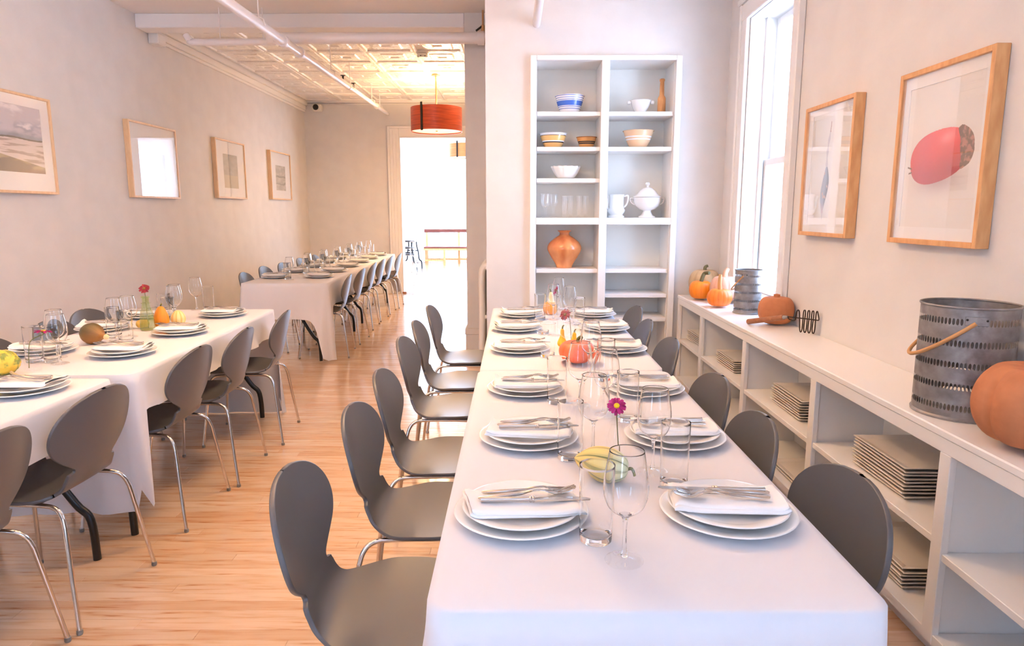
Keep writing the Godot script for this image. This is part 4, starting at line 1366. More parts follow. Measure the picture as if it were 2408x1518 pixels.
	part("tines", plate_of(S(), head, 0.0018, arch), M.steel, fo)
	# wine glass: the bowl is a thin sheet, stem and foot are solid
	var wg := base("wine_glass")
	protos["wine"] = wg
	var bp := smooth_path([Vector2(0.0055, 0.088), Vector2(0.016, 0.094), Vector2(0.032, 0.107), Vector2(0.0405, 0.127), Vector2(0.0425, 0.147), Vector2(0.0405, 0.172), Vector2(0.0355, 0.200), Vector2(0.0325, 0.218)], 5)
	part("cup", lathe(S(), bp, 40, Vector3.ZERO, 2.0), M.bowl, wg)
	var rim := []
	for k in 33:
		rim.append(Vector3(0.0325 * cos(TAU * k / 32), 0.218, 0.0325 * sin(TAU * k / 32)))
	part("rim", tube(S(), rim, 0.0007, 5, false), M.solid, wg)
	var foot_line := smooth_path([Vector2(0.0, 0.0), Vector2(0.034, 0.0), Vector2(0.0355, 0.0012), Vector2(0.034, 0.0026), Vector2(0.018, 0.0045), Vector2(0.007, 0.0075), Vector2(0.0, 0.0078)], 3)
	var sp := smooth_path([Vector2(0.0, 0.0085), Vector2(0.0068, 0.0085), Vector2(0.0042, 0.022), Vector2(0.0036, 0.05), Vector2(0.0042, 0.075), Vector2(0.007, 0.087), Vector2(0.012, 0.0925), Vector2(0.0, 0.0925)], 3)
	part("stem", lathe(S(), sp, 24, Vector3.ZERO, 1.0), M.bowl, wg)
	part("foot", lathe(S(), foot_line, 32, Vector3.ZERO, 1.0), M.bowl, wg)
	var tm := base("water_tumbler")
	protos["tumbler"] = tm
	part("cup", lathe(S(), [Vector2(0.0325, 0.016), Vector2(0.0335, 0.06), Vector2(0.0345, 0.11), Vector2(0.035, 0.155)], 36), M.bowl, tm)
	var ws := base("wine_glass")
	protos["wine_solid"] = ws
	var outer := bp.duplicate()
	for k in range(bp.size() - 1, -1, -1):
		outer.append(Vector2(maxf(bp[k].x - 0.0011, 0.0), bp[k].y + (0.0 if k > 4 else 0.0012)))
	outer.push_front(Vector2(0, 0.088))
	outer.append(Vector2(0, 0.0895))
	part("cup", lathe(S(), outer, 48, Vector3.ZERO, 2.2), M.solid, ws)
	part("stem", lathe(S(), sp, 24, Vector3.ZERO, 1.0), M.solid, ws)
	part("foot", lathe(S(), foot_line, 40, Vector3.ZERO, 1.0), M.pane, ws)
	var tsol := base("water_tumbler")
	protos["tumbler_solid"] = tsol
	part("cup", lathe(S(), smooth_path([Vector2(0.0, 0.0005), Vector2(0.029, 0.0005), Vector2(0.0322, 0.004), Vector2(0.0332, 0.03), Vector2(0.0340, 0.09), Vector2(0.035, 0.1545), Vector2(0.0344, 0.1555), Vector2(0.0336, 0.1545), Vector2(0.0326, 0.09), Vector2(0.0315, 0.03), Vector2(0.028, 0.013), Vector2(0.0, 0.010)], 3), 48, Vector3.ZERO, 0.9), M.solid, tsol)
	rim = []
	for k in 33:
		rim.append(Vector3(0.035 * cos(TAU * k / 32), 0.155, 0.035 * sin(TAU * k / 32)))
	part("rim", tube(S(), rim, 0.0009, 5, false), M.solid, tm)
	part("glass_base", lathe(S(), [Vector2(0, 0.001), Vector2(0.026, 0.001), Vector2(0.029, 0.0), Vector2(0.0322, 0.004), Vector2(0.033, 0.018), Vector2(0.0315, 0.0175), Vector2(0.026, 0.012), Vector2(0, 0.010)], 36), M.solid, tm)

var table_y := 0.7468

func setting(x: float, d: float, flip: bool, words: String, group: String, forks := 2) -> void:
	var turn := (PI if flip else 0.0) + rng.randf_range(-0.06, 0.06)
	var b := Basis(Vector3.UP, turn)
	var c := v(x, table_y, d)
	var put := func(key: String, off: Vector3, rot: float, what: String, cat: String, grp: String) -> void:
		var o := copy_of(key)
		o.position = c + b * off
		o.rotation.y = turn + rot
		tag(o, "%s, %s" % [what, words], cat, grp + " " + group)
	put.call("dinner", Vector3.ZERO, 0, "lower white dinner plate", "plate", "dinner plates")
	put.call("salad", Vector3(rng.randf_range(-0.004, 0.006), 0.0125, rng.randf_range(-0.004, 0.004)), 0, "smaller white plate on top", "plate", "upper plates")
	blocked.append([x, d, 0.145])
	var k := rng.randi() % 3
	put.call("napkin%d" % k, Vector3(0.002, 0.0335, 0.008), rng.randf_range(-0.12, 0.12), "folded white napkin", "napkin", "folded napkins")
	put.call("knife", Vector3(0.022, 0.0475, 0.026), rng.randf_range(-0.06, 0.1), "silver knife", "knife", "knives")
	if forks > 0:
		put.call("fork", Vector3(0.006, 0.0475, 0.005), rng.randf_range(0.02, 0.12), "silver fork beside the knife", "fork", "forks")
	if forks > 1:
		put.call("fork", Vector3(0.014, 0.0475, -0.016), rng.randf_range(-0.02, 0.06), "outer silver fork", "fork", "forks")

var glasses := []   # [key, x, d, words, group]
var blocked := []   # [x, d, radius] of what stands still on the tables

func glass(key: String, x: float, d: float, words: String, group: String) -> void:
	glasses.append([key, x, d, words, group])

func place_glasses() -> void:   # stands them clear of each other and of the plates
	for pass_no in 60:
		for i in glasses.size():
			var a: Array = glasses[i]
			var ra: float = 0.0428 if a[0] != "tumbler" else 0.0355
			for j in i:
				var b: Array = glasses[j]
				var rb: float = 0.0428 if b[0] != "tumbler" else 0.0355
				var off := Vector2(a[1] - b[1], a[2] - b[2])
				var lack: float = ra + rb + 0.004 - off.length()
				if lack > 0:
					off = off.normalized() * lack * 0.5
					a[1] += off.x
					a[2] += off.y
					b[1] -= off.x
					b[2] -= off.y
			for q in blocked:
				var off := Vector2(a[1] - q[0], a[2] - q[1])
				var lack: float = (ra if q[2] < 0.1 else (0.036 if a[0] == "tumbler" else 0.034)) + q[2] + 0.002 - off.length()
				if lack > 0:
					off = off.normalized() * lack
					a[1] += off.x
					a[2] += off.y
	for g in glasses:
		var o := copy_of(g[0] + ("_solid" if g[2] < 2.75 or g[2] > 3.9 or g[1] < -1.0 else ""))
		o.position = v(g[1], table_y + 0.0004, g[2])
		o.rotation.y = rng.randf() * TAU
		var what := "clear straight water tumbler" if g[0] == "tumbler" else "clear stemmed wine glass"
		tag(o, "%s, %s" % [what, g[3]], "glass", ("tumblers " if g[0] == "tumbler" else "wine glasses ") + g[4])

func build_settings() -> void:
	make_settings()
	var nth := ["first", "second", "third", "fourth", "fifth", "sixth"]
	var ds := [1.388, 1.89, 2.43, 3.165, 3.74, 4.25]
	var xl := [0.015, 0.044, 0.045, 0.026, 0.014, 0.043]
	var xr := [0.464, 0.466, 0.481, 0.487, 0.501, 0.501]
	for i in 6:
		var wl: String = nth[i] + " place from the camera, aisle side of centre table"
		var wr: String = nth[i] + " place from the camera, shelving side of centre table"
		setting(xl[i], ds[i], false, wl, "on the centre table")
		setting(xr[i], ds[i] + 0.005, true, wr, "on the centre table")
		glass("tumbler", [0.164, 0.149, 0.125, 0.139, 0.15, 0.14][i], [1.283, 1.775, 2.324, 3.066, 3.63, 4.16][i], wl, "on the centre table")
		glass("wine", [0.209, 0.212, 0.206, 0.20, 0.21, 0.19][i], [1.2, 1.765, 2.256, 3.02, 3.57, 4.12][i], wl, "on the centre table")
		glass("tumbler", [0.392, 0.355, 0.36, 0.37, 0.375, 0.365][i], [1.545, 2.08, 2.62, 3.36, 3.92, 4.48][i], wr, "on the centre table")
		glass("wine", [0.352, 0.300, 0.31, 0.32, 0.33, 0.305][i], [1.645, 2.13, 2.68, 3.42, 3.98, 4.52][i], wr, "on the centre table")
	var dw := [1.86, 2.418, 3.08, 3.624, 4.262]
	for i in range(1, 5):
		var w: String = nth[i] + " place from the camera, aisle side of wall side table"
		setting([-1.81, -1.796, -1.812, -1.809, -1.848][i], dw[i], true, w, "on the wall side table")
		glass("tumbler", [0, -2.04, -1.985, -1.989, -2.053][i], [0, 2.91, 3.40, 3.924, 4.52][i], w, "on the wall side table")
		glass("wine", [0, -2.11, -2.03, -2.05, -2.135][i], [0, 3.0, 3.50, 4.02, 4.52][i], w, "on the wall side table")
	var dz := [0.0, 2.50, 3.118, 3.732, 4.207]
	for i in range(1, 5):
		var w: String = nth[i] + " place from the camera, wall side of wall side table"
		setting([0, -2.25, -2.213, -2.29, -2.293][i], dz[i], false, w, "on the wall side table")
		glass("tumbler", [0, -2.13, -2.08, -2.107, -2.14][i], [0, 2.655, 2.95, 3.517, 4.11][i], w, "on the wall side table")
		if i > 1:
			glass("wine", [0, 0, -2.02, -2.03, -2.09][i], [0, 0, 2.89, 3.44, 4.07][i], w, "on the wall side table")
	var df := [6.80, 7.45, 8.15, 8.85, 9.55, 10.25]
	for i in 6:
		var t: float = (df[i] - 7.0) * -0.028
		var wa: String = nth[i] + " place, aisle side of the back room table"
		var wb: String = nth[i] + " place, wall side of the back room table"
		setting(-1.96 + t, df[i], true, wa, "on the back room table", 1)
		setting(-2.38 + t, df[i] - 0.05, false, wb, "on the back room table", 1)
		glass("wine", -2.15 + t, df[i] + 0.24, wa, "on the back room table")
		glass("tumbler", -2.09 + t, df[i] + 0.18, wa, "on the back room table")
		glass("wine", -2.20 + t, df[i] - 0.20, wb, "on the back room table")
		glass("tumbler", -2.26 + t, df[i] - 0.14, wb, "on the back room table")
	for q in [[0.272, 1.735, 0.031], [0.275, 3.32, 0.031], [0.268, 4.22, 0.031], [0.215, 1.585, 0.052], [0.275, 2.90, 0.083], [0.235, 3.26, 0.027], [0.292, 3.245, 0.029], [0.235, 4.33, 0.045], [-2.05, 3.74, 0.039], [-2.005, 2.755, 0.033], [-2.065, 2.665, 0.066], [-2.105, 3.335, 0.055], [-2.03, 3.34, 0.03], [-2.01, 3.818, 0.042], [-1.95, 3.89, 0.042], [-2.11, 3.80, 0.037], [0.267, 1.71, 0.026], [0.25, 3.28, 0.03], [0.262, 4.2, 0.034], [-2.048, 3.735, 0.03], [-1.976, 2.8, 0.036]]:
		blocked.append(q)
	place_glasses()

# ---------------------------------------------------------------- flowers, vases and squashes on the tables
func bottle(at: Vector3, r: float, h: float, m: Material, label: String, flare := 1.0) -> void:
	var o := base("bud_vase", at)
	tag(o, label, "vase")
	part("glass_wall", lathe(S(), smooth_path([Vector2(r, 0.004), Vector2(r * 1.0, h * 0.12), Vector2(r * 0.86 * flare, h * 0.45), Vector2(r * 0.52 * flare, h * 0.72), Vector2(r * 0.46, h * 0.80), Vector2(r * 0.46, h * 0.97)], 5), 32, Vector3.ZERO, 2.0), m, o)
	part("lip", lathe(S(), [Vector2(r * 0.46, h * 0.95), Vector2(r * 0.60, h * 0.955), Vector2(r * 0.62, h * 0.985), Vector2(r * 0.58, h), Vector2(r * 0.46, h)], 28), m, o)
	part("collar", lathe(S(), [Vector2(r * 0.47, h * 0.775), Vector2(r * 0.66, h * 0.785), Vector2(r * 0.66, h * 0.80), Vector2(r * 0.47, h * 0.81)], 28), m, o)
	part("glass_base", lathe(S(), [Vector2(0, 0.0), Vector2(r * 0.94, 0.0), Vector2(r, 0.005), Vector2(0, 0.007)], 28), m, o)

func flower(head: Vector3, foot: Vector3, via: Vector3, facing: Vector3, r: float, n: int, petal: Material, eye: Material, label: String) -> void:
	var o := base("flower", head)
	tag(o, label, "flower")
	part("stem", tube(S(), smooth_path([foot - head, via - head, -facing * 0.012, Vector3.ZERO], 6), 0.0016, 6), M.stem, o)
	var z := facing.normalized()
	var x := Vector3.UP.cross(z).normalized()
	if x.length() < 0.1:
		x = Vector3.RIGHT
	var bs := Basis(x, z, x.cross(z))
	for k in n:
		var ol := PackedVector2Array([Vector2(r * 0.18, -r * 0.06), Vector2(r * 0.55, -r * 0.17), Vector2(r * 0.85, -r * 0.16), Vector2(r * 0.97, -r * 0.07), Vector2(r * 0.92, 0.0), Vector2(r * 1.0, r * 0.06), Vector2(r * 0.85, r * 0.16), Vector2(r * 0.55, r * 0.17), Vector2(r * 0.18, r * 0.06)])
		var droop := rng.randf_range(-0.15, 0.25)
		var p := part("petal", plate_of(S(), ol, 0.0006, func(q: Vector2) -> float: return 0.001 + 0.004 * sin(q.x / r * 3.0) - droop * q.x * q.x / r + (0.001 if k % 2 == 0 else 0.0)), petal, o)
		p.basis = bs * Basis(Vector3.UP, TAU * (k + rng.randf_range(-0.15, 0.15)) / n)
	var e := part("flower_eye", lathe(S(), [Vector2(0, 0.0), Vector2(r * 0.30, 0.001), Vector2(r * 0.31, 0.004), Vector2(r * 0.2, 0.008), Vector2(0, 0.0085)], 18), eye, o)
	e.basis = bs
	var cal := part("calyx", lathe(S(), [Vector2(0, -0.008), Vector2(r * 0.12, -0.006), Vector2(r * 0.26, 0.0), Vector2(0, 0.0)], 12), M.stem, o)
	cal.basis = bs

func squash_body(prof: Array, ribs: int, depth: float, tint: Callable) -> SurfaceTool:   # a ribbed solid of revolution about its long axis, upright
	var path := smooth_path(prof, 6)
	var f := func(u: float, t: float) -> Vector3:
		var i := t * (path.size() - 1)
		var a: Vector2 = path[int(i)].lerp(path[mini(int(i) + 1, path.size() - 1)], i - int(i))
		var rr := maxf(a.x, 0.0) * (1.0 - depth * pow(1.0 - absf(sin(u * ribs * PI)), 2.0))
		return Vector3(rr * cos(u * TAU), a.y, -rr * sin(u * TAU))
	return surf(S(), 60, path.size() - 1, f, tint)

func build_table_decor() -> void:
	var ty := table_y
	bottle(v(0.272, ty, 1.735), 0.030, 0.128, M.bowl, "clear glass bud vase holding the magenta daisy on the centre table")
	flower(v(0.267, 0.900, 1.71), v(0.280, ty + 0.01, 1.735), v(0.271, 0.872, 1.733), Vector3(-0.05, 0.62, 0.8), 0.026, 15, M.petal, M.pollen, "magenta daisy with bright yellow eye in the nearest vase")
	bottle(v(0.275, ty, 3.32), 0.030, 0.128, M.bowl, "clear glass bud vase beyond the red pumpkin on the centre table")
	flower(v(0.250, 0.903, 3.28), v(0.285, ty + 0.01, 3.32), v(0.275, 0.872, 3.318), Vector3(-0.35, 0.35, 0.55), 0.030, 14, M.petal_dark, M.pollen_dark, "crimson daisy seen side on beyond the red pumpkin")
	bottle(v(0.268, ty, 4.22), 0.030, 0.128, M.bowl, "clear glass bud vase near the bookcase end of the centre table")
	flower(v(0.262, 0.915, 4.20), v(0.27, ty + 0.01, 4.22), v(0.268, 0.872, 4.22), Vector3(-0.8, 0.45, 0.1), 0.034, 14, M.petal, M.pollen_dark, "magenta daisy edge on near the bookcase end of the centre table")
	# striped yellow gourd lying on its side
	var g := base("gourd", v(0.215, ty, 1.585))
	tag(g, "striped yellow and green acorn shaped gourd lying on the centre table", "gourd")
	var stripe := func(u: float, t: float) -> Color:
		var k := pow(1.0 - absf(sin(u * 8 * PI)), 2.5)
		var c: Color = lin(0.90, 0.78, 0.46).lerp(lin(0.87, 0.89, 0.74), smoothstep(0.45, 0.85, 1.0 - t))
		return c.lerp(lin(0.42, 0.43, 0.24), clampf(k * 0.9, 0, 1))
	var gb := part("body", squash_body([Vector2(0, -0.066), Vector2(0.022, -0.060), Vector2(0.038, -0.035), Vector2(0.043, -0.005), Vector2(0.036, 0.03), Vector2(0.016, 0.058), Vector2(0.0, 0.070)], 8, 0.10, stripe), M.rind, g, Vector3(0, 0.0445, 0))
	gb.basis = Basis(Vector3.UP, -0.32) * Basis(Vector3(0, 0, 1), PI / 2 - 0.1)
	part("stem", tube(S(), smooth_path([Vector3(0, -0.062, 0), Vector3(0.004, -0.075, 0), Vector3(-0.012, -0.085, 0)], 4), 0.004, 6), M.stem, gb)
	var rp := base("pumpkin", v(0.275, ty, 2.90))
	tag(rp, "reddish orange small pumpkin in the middle of the centre table", "pumpkin")
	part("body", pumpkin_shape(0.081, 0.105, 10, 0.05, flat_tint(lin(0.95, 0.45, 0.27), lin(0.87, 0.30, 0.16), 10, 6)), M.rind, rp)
	stalk(rp, [Vector3(0, 0.09, 0), Vector3(0.004, 0.108, 0), Vector3(0.016, 0.118, 0)], 0.009, M.stem)
	var yellow := flat_tint(lin(0.96, 0.76, 0.18), lin(0.93, 0.62, 0.12), 8, 7)
	for q in [[0.235, 3.26, 0.024, 0.06, "small bright yellow gourd with a curved neck behind the red pumpkin"], [0.292, 3.245, 0.026, 0.05, "small amber gourd just behind the red pumpkin, right of its vase"]]:
		var y := base("small_gourd", v(q[0], ty, q[1]))
		tag(y, q[4], "gourd")
		part("body", squash_body([Vector2(0, 0), Vector2(q[2] * 0.8, 0.006), Vector2(q[2], q[3] * 0.35), Vector2(q[2] * 0.6, q[3] * 0.75), Vector2(q[2] * 0.42, q[3]), Vector2(q[2] * 0.34, q[3] * 1.4), Vector2(0, q[3] * 1.55)], 8, 0.04, yellow), M.rind, y)
		stalk(y, [Vector3(0, q[3] * 1.5, 0), Vector3(0.002, q[3] * 1.7, 0), Vector3(0.008, q[3] * 1.8, 0)], 0.004, M.stem)
	var pr := base("pear_gourd", v(0.235, ty, 4.33))
	tag(pr, "pear shaped gourd, orange below and cream above, at the bookcase end", "gourd")
	var two := func(u: float, t: float) -> Color:
		return lin(0.95, 0.62, 0.25) if t < 0.52 else lin(0.95, 0.88, 0.70)
	part("body", squash_body([Vector2(0, 0), Vector2(0.03, 0.004), Vector2(0.043, 0.035), Vector2(0.036, 0.065), Vector2(0.022, 0.09), Vector2(0.017, 0.12), Vector2(0.010, 0.14), Vector2(0, 0.145)], 10, 0.03, two), M.rind, pr)
	stalk(pr, [Vector3(0, 0.14, 0), Vector3(-0.004, 0.155, 0), Vector3(-0.010, 0.165, 0)], 0.004, M.stem)
	# the wall side table
	bottle(v(-2.05, ty, 3.74), 0.038, 0.190, M.green_glass, "green tinted glass bottle vase holding the dark red flower", 1.05)
	flower(v(-2.048, 0.978, 3.735), v(-2.045, ty + 0.01, 3.74), v(-2.049, 0.938, 3.74), Vector3(0.15, 0.55, 0.6), 0.030, 16, M.petal_dark, M.pollen_dark, "dark red daisy standing in the green bottle vase")
	bottle(v(-2.005, ty, 2.755), 0.032, 0.120, M.bowl, "clear bud vase with the leaning magenta flower on the wall side table")
	flower(v(-1.976, 0.902, 2.80), v(-2.02, ty + 0.01, 2.755), v(-2.005, 0.866, 2.756), Vector3(0.05, 0.93, -0.15), 0.036, 14, M.petal, M.pollen, "magenta daisy seen edge on, leaning from a clear vase")
	var wart := FastNoiseLite.new()
	wart.seed = 12
	wart.frequency = 30.0
	var gg := base("warty_gourd", v(-2.065, ty, 2.665))
	tag(gg, "bumpy yellow and green gourd at the edge of the wall side table", "gourd")
	var patch := func(u: float, t: float) -> Color:
		var k := wart.get_noise_3d(cos(u * TAU) * 0.04, t * 0.12, sin(u * TAU) * 0.04)
		return lin(0.93, 0.78, 0.28).lerp(lin(0.52, 0.56, 0.22), smoothstep(-0.1, 0.25, k + 0.15 * sin(u * TAU * 7)))
	var gf := func(u: float, t: float) -> Vector3:
		var a := t * PI
		var s := sin(a)
		var bump := 1.0 + 0.10 * wart.get_noise_3d(cos(u * TAU) * s * 0.08, cos(a) * 0.08, sin(u * TAU) * s * 0.08)
		return Vector3(0.064 * s * cos(u * TAU) * bump, 0.052 - 0.052 * cos(a) * bump, -0.064 * s * sin(u * TAU) * bump)
	part("body", surf(S(), 56, 28, gf, patch), M.rind, gg)
	stalk(gg, [Vector3(0.05, 0.02, 0.02), Vector3(0.08, 0.006, 0.025), Vector3(0.12, 0.004, 0.02)], 0.006, mat(Color(0.80, 0.68, 0.48), 0.7))
	var sq := base("brown_squash", v(-2.105, ty, 3.335))
	tag(sq, "round dark brown squash with a cream neck, lying beside a plate", "squash")
	var bt := func(u: float, t: float) -> Color:
		return lin(0.62, 0.42, 0.20).lerp(lin(0.33, 0.30, 0.16), smoothstep(0.3, 0.75, absf(sin(u * PI)) * (1 - t) + 0.1)) if t < 0.80 else lin(0.93, 0.82, 0.62)
	var sb := part("body", squash_body([Vector2(0, -0.062), Vector2(0.032, -0.055), Vector2(0.052, -0.02), Vector2(0.050, 0.015), Vector2(0.030, 0.045), Vector2(0.015, 0.062), Vector2(0.012, 0.095), Vector2(0, 0.102)], 10, 0.03, bt), M.rind, sq, Vector3(0, 0.0505, 0))
	sb.basis = Basis(Vector3.UP, -0.35) * Basis(Vector3(0, 0, 1), -PI / 2 - 0.12)
	var pg := base("pear_gourd", v(-2.01, ty, 3.818))
	tag(pg, "orange pear shaped gourd standing beside the green bottle vase", "gourd")
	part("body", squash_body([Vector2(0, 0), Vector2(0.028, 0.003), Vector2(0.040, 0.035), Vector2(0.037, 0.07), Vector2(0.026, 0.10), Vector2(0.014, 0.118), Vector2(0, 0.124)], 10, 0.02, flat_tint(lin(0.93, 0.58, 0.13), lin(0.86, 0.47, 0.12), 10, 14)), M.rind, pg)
	stalk(pg, [Vector3(0, 0.118, 0), Vector3(0.003, 0.13, 0), Vector3(0.008, 0.138, 0)], 0.005, M.stem)
	var wg := base("striped_gourd", v(-1.95, ty, 3.89))
	tag(wg, "pale cream striped gourd half hidden behind the orange pear gourd", "gourd")
	part("body", squash_body([Vector2(0, 0), Vector2(0.025, 0.003), Vector2(0.040, 0.035), Vector2(0.034, 0.065), Vector2(0.016, 0.085), Vector2(0, 0.09)], 9, 0.06, func(u: float, t: float) -> Color: return lin(0.95, 0.86, 0.60).lerp(lin(0.90, 0.68, 0.28), pow(1.0 - absf(sin(u * 9 * PI)), 2.0))), M.rind, wg)
	var lg := base("small_gourd", v(-2.11, ty, 3.80))
	tag(lg, "small round yellow gourd half hidden behind the green bottle vase", "gourd")
	part("body", pumpkin_shape(0.035, 0.05, 8, 0.05, flat_tint(lin(0.93, 0.78, 0.40), lin(0.90, 0.66, 0.25), 8, 15)), M.rind, lg)

# ---------------------------------------------------------------- pictures
func print_image(kind: int, w: int, h: int) -> ImageTexture:
	var im := Image.create(w, h, false, Image.FORMAT_RGB8)
	var n := FastNoiseLite.new()
	n.seed = 200 + kind
	n.frequency = 0.012
	n.fractal_octaves = 5
	for j in h:
		for i in w:
			var x := float(i) / w
			var y := float(j) / h
			var k := n.get_noise_2d(i * (0.6 if kind != 5 else 1.0), j * 1.6)
			var c := Color(0.93, 0.925, 0.915)
			if kind == 0:   # storm sky over a snowy flat
				var hz := 0.475 + 0.01 * sin(x * 9)
				if y < hz:
					c = Color(0.80, 0.79, 0.82).lerp(Color(0.55, 0.58, 0.66), smoothstep(-0.1, 0.5, k + (y - 0.25)))
					c = c.lerp(Color(0.93, 0.92, 0.93), smoothstep(0.05, 0.45, k + 0.1 - absf(y - 0.15)))
					c = c.lerp(Color(0.45, 0.52, 0.62), smoothstep(hz - 0.10, hz, y) * 0.7)
				elif y < hz + 0.025:
					c = Color(0.33, 0.33, 0.30)
				else:
					c = Color(0.83, 0.79, 0.79).lerp(Color(0.62, 0.56, 0.54), smoothstep(0.05, 0.3, n.get_noise_2d(i * 0.4, j * 5.0)))
					var bank := 0.66 + 0.24 * x
					if y > bank:
						c = Color(0.40, 0.36, 0.34).lerp(Color(0.62, 0.55, 0.42), smoothstep(-0.2, 0.4, k * 1.4))
						c = c.lerp(Color(0.36, 0.24, 0.24), smoothstep(0.9, 1.0, y) * x)
			elif kind == 1:   # almost white field
				c = Color(0.86, 0.87, 0.86).lerp(Color(0.90, 0.905, 0.87), smoothstep(0.4, 0.75, y + k * 0.1))
			elif kind == 2:   # grey sky, pale sand
				c = Color(0.68, 0.67, 0.62).lerp(Color(0.77, 0.75, 0.70), clampf(k + 0.4, 0, 1)) if y < 0.62 else Color(0.80, 0.76, 0.66).lerp(Color(0.74, 0.70, 0.60), y - 0.6)
			elif kind == 3:   # shore
				c = Color(0.68, 0.67, 0.62).lerp(Color(0.80, 0.78, 0.73), clampf(k * 1.5 + 0.4, 0, 1))
				var band := smoothstep(0.06, 0.0, absf(y - 0.45 + k * 0.05)) + smoothstep(0.07, 0.0, absf(y - 0.74 + k * 0.1)) * 0.8
				c = c.lerp(Color(0.48, 0.47, 0.42), clampf(band, 0, 1))
			elif kind == 4:   # dried stalk and bulb
				c = Color(0.925, 0.915, 0.90)
				var cx := 0.50 - 0.10 * y + 0.015 * sin(y * 14)
				var wd := 0.010
				if y > 0.16 and y < 0.47:
					wd = 0.022 + 0.008 * sin(y * 60)
				if y > 0.47 and y < 0.86:
					wd = 0.022 + 0.095 * sin(clampf((y - 0.47) / 0.39, 0, 1) * PI) * (1.0 - 0.35 * y)
				if y > 0.86 and y < 0.95:
					wd = 0.03 * (0.95 - y) / 0.09
				if y > 0.08 and y < 0.95 and absf(x - cx) < wd:
					c = Color(0.80, 0.79, 0.80)
					if y > 0.47 and y < 0.88:
						c = Color(0.62, 0.66, 0.72).lerp(Color(0.40, 0.41, 0.45), smoothstep(-0.2, 0.9, (x - cx) / wd))
						c = c.lerp(Color(0.80, 0.68, 0.64), smoothstep(0.25, 0.4, n.get_noise_2d(i * 3.0, j * 3.0)))
						c = c.lerp(Color(0.78, 0.70, 0.70), smoothstep(0.74, 0.86, y))
					if y < 0.17 and x > cx:
						c = Color(0.62, 0.38, 0.32)
			else:   # a ripe red persimmon on white paper
				c = Color(0.925, 0.91, 0.895)
				var px := x - 0.50
				var py := (y - 0.50) * float(h) / w
				var ang := 0.13
				var rx := px * cos(ang) - py * sin(ang)
				var ry := px * sin(ang) + py * cos(ang)
				var sh := exp(-pow(px / 0.30, 2.0) - pow((py - 0.20) / 0.10, 2.0))
				c = c.lerp(Color(0.62, 0.52, 0.55), clampf(sh * 0.55, 0, 1))
				var taper := 0.215 - 0.04 * rx
				var e := pow(absf((rx + 0.02) / 0.40), 2.4) + pow(absf(ry / taper), 2.3)
				if e < 1.0:
					c = Color(0.87, 0.27, 0.30).lerp(Color(0.66, 0.14, 0.20), smoothstep(-0.6, 1.0, ry / taper + e * 0.3))
					c = c.lerp(Color(0.95, 0.58, 0.58), exp(-pow((rx - 0.10) / 0.10, 2.0) - pow((ry + 0.13) / 0.05, 2.0)) * 0.7)
					c = c.lerp(Color(0.78, 0.30, 0.42), smoothstep(0.05, -0.25, rx) * 0.4)
				if rx > 0.255 + 0.03 * k and rx < 0.43 and absf(ry + 0.01) < 0.175 - 0.3 * absf(rx - 0.28) and e < 1.35:
					c = Color(0.42, 0.34, 0.30).lerp(Color(0.72, 0.52, 0.46), smoothstep(-0.15, 0.3, n.get_noise_2d(i * 4.0, j * 4.0)))
				if rx < -0.40 and rx > -0.46 and absf(ry - 0.03 - 0.4 * (rx + 0.42)) < 0.007 or (rx < -0.40 and rx > -0.45 and absf(ry - 0.07) < 0.006):
					c = Color(0.35, 0.28, 0.26)
			im.set_pixel(i, j, c)
	im.generate_mipmaps()
	return ImageTexture.create_from_image(im)

func framed(called: String, at: Vector3, turn: float, w: float, h: float, depth: float, rail: float, frame_mat: Material, kind: int, pw: float, ph: float, py: float, label: String, bevel_line := false) -> void:
	var o := base(called, at, turn)   # the front faces local +z; the origin is the middle of the back
	tag(o, label, "picture")
	for s in [-1, 1]:
		part("side_rail", bx(s * w / 2 - (rail if s > 0 else 0.0), s * w / 2 + (rail if s < 0 else 0.0), -h / 2, h / 2, -depth, 0, 0.0015), frame_mat, o)
		part("cross_rail", bx(-w / 2 + rail, w / 2 - rail, s * h / 2 - (rail if s > 0 else 0.0), s * h / 2 + (rail if s < 0 else 0.0), -depth, 0, 0.0015), frame_mat, o)
	var iw := w / 2 - rail
	var ih := h / 2 - rail
	var zf := depth - 0.016
	var q := S()
	var a := pw / 2
	var b := ph / 2
	var outer := [Vector2(-iw, -ih), Vector2(iw, -ih), Vector2(iw, ih), Vector2(-iw, ih)]
	var inner := [Vector2(-a, py - b), Vector2(a, py - b), Vector2(a, py + b), Vector2(-a, py + b)]
	for i in 4:
		var j := (i + 1) % 4
		quad(q, Vector3(outer[i].x, outer[i].y, zf), Vector3(outer[j].x, outer[j].y, zf), Vector3(inner[j].x, inner[j].y, zf), Vector3(inner[i].x, inner[i].y, zf))
		quad(q, Vector3(inner[i].x, inner[i].y, zf), Vector3(inner[j].x, inner[j].y, zf), Vector3(inner[j].x, inner[j].y, zf - 0.003), Vector3(inner[i].x, inner[i].y, zf - 0.003))
	part("mount", q, M.mat_board, o)
	var pm := mat(Color.WHITE, 0.7)
	pm.albedo_texture = print_image(kind, 256, int(256 * ph / pw))
	var pq := S()
	var z2 := zf - 0.003
	for t in [[0, 1, 2], [0, 2, 3]]:
		for k in [t[0], t[2], t[1]]:
			pq.set_uv(Vector2((inner[k].x + a) / pw, 1.0 - (inner[k].y - py + b) / ph))
			pq.add_vertex(Vector3(inner[k].x, inner[k].y, z2))
	part("print", pq, pm, o)
	part("back_board", bx(-iw, iw, -ih, ih, -0.012, -0.006), M.mat_board, o)
	part("glass_sheet", bx(-iw, iw, -ih, ih, -(depth - 0.005), -(depth - 0.007)), M.pane, o)

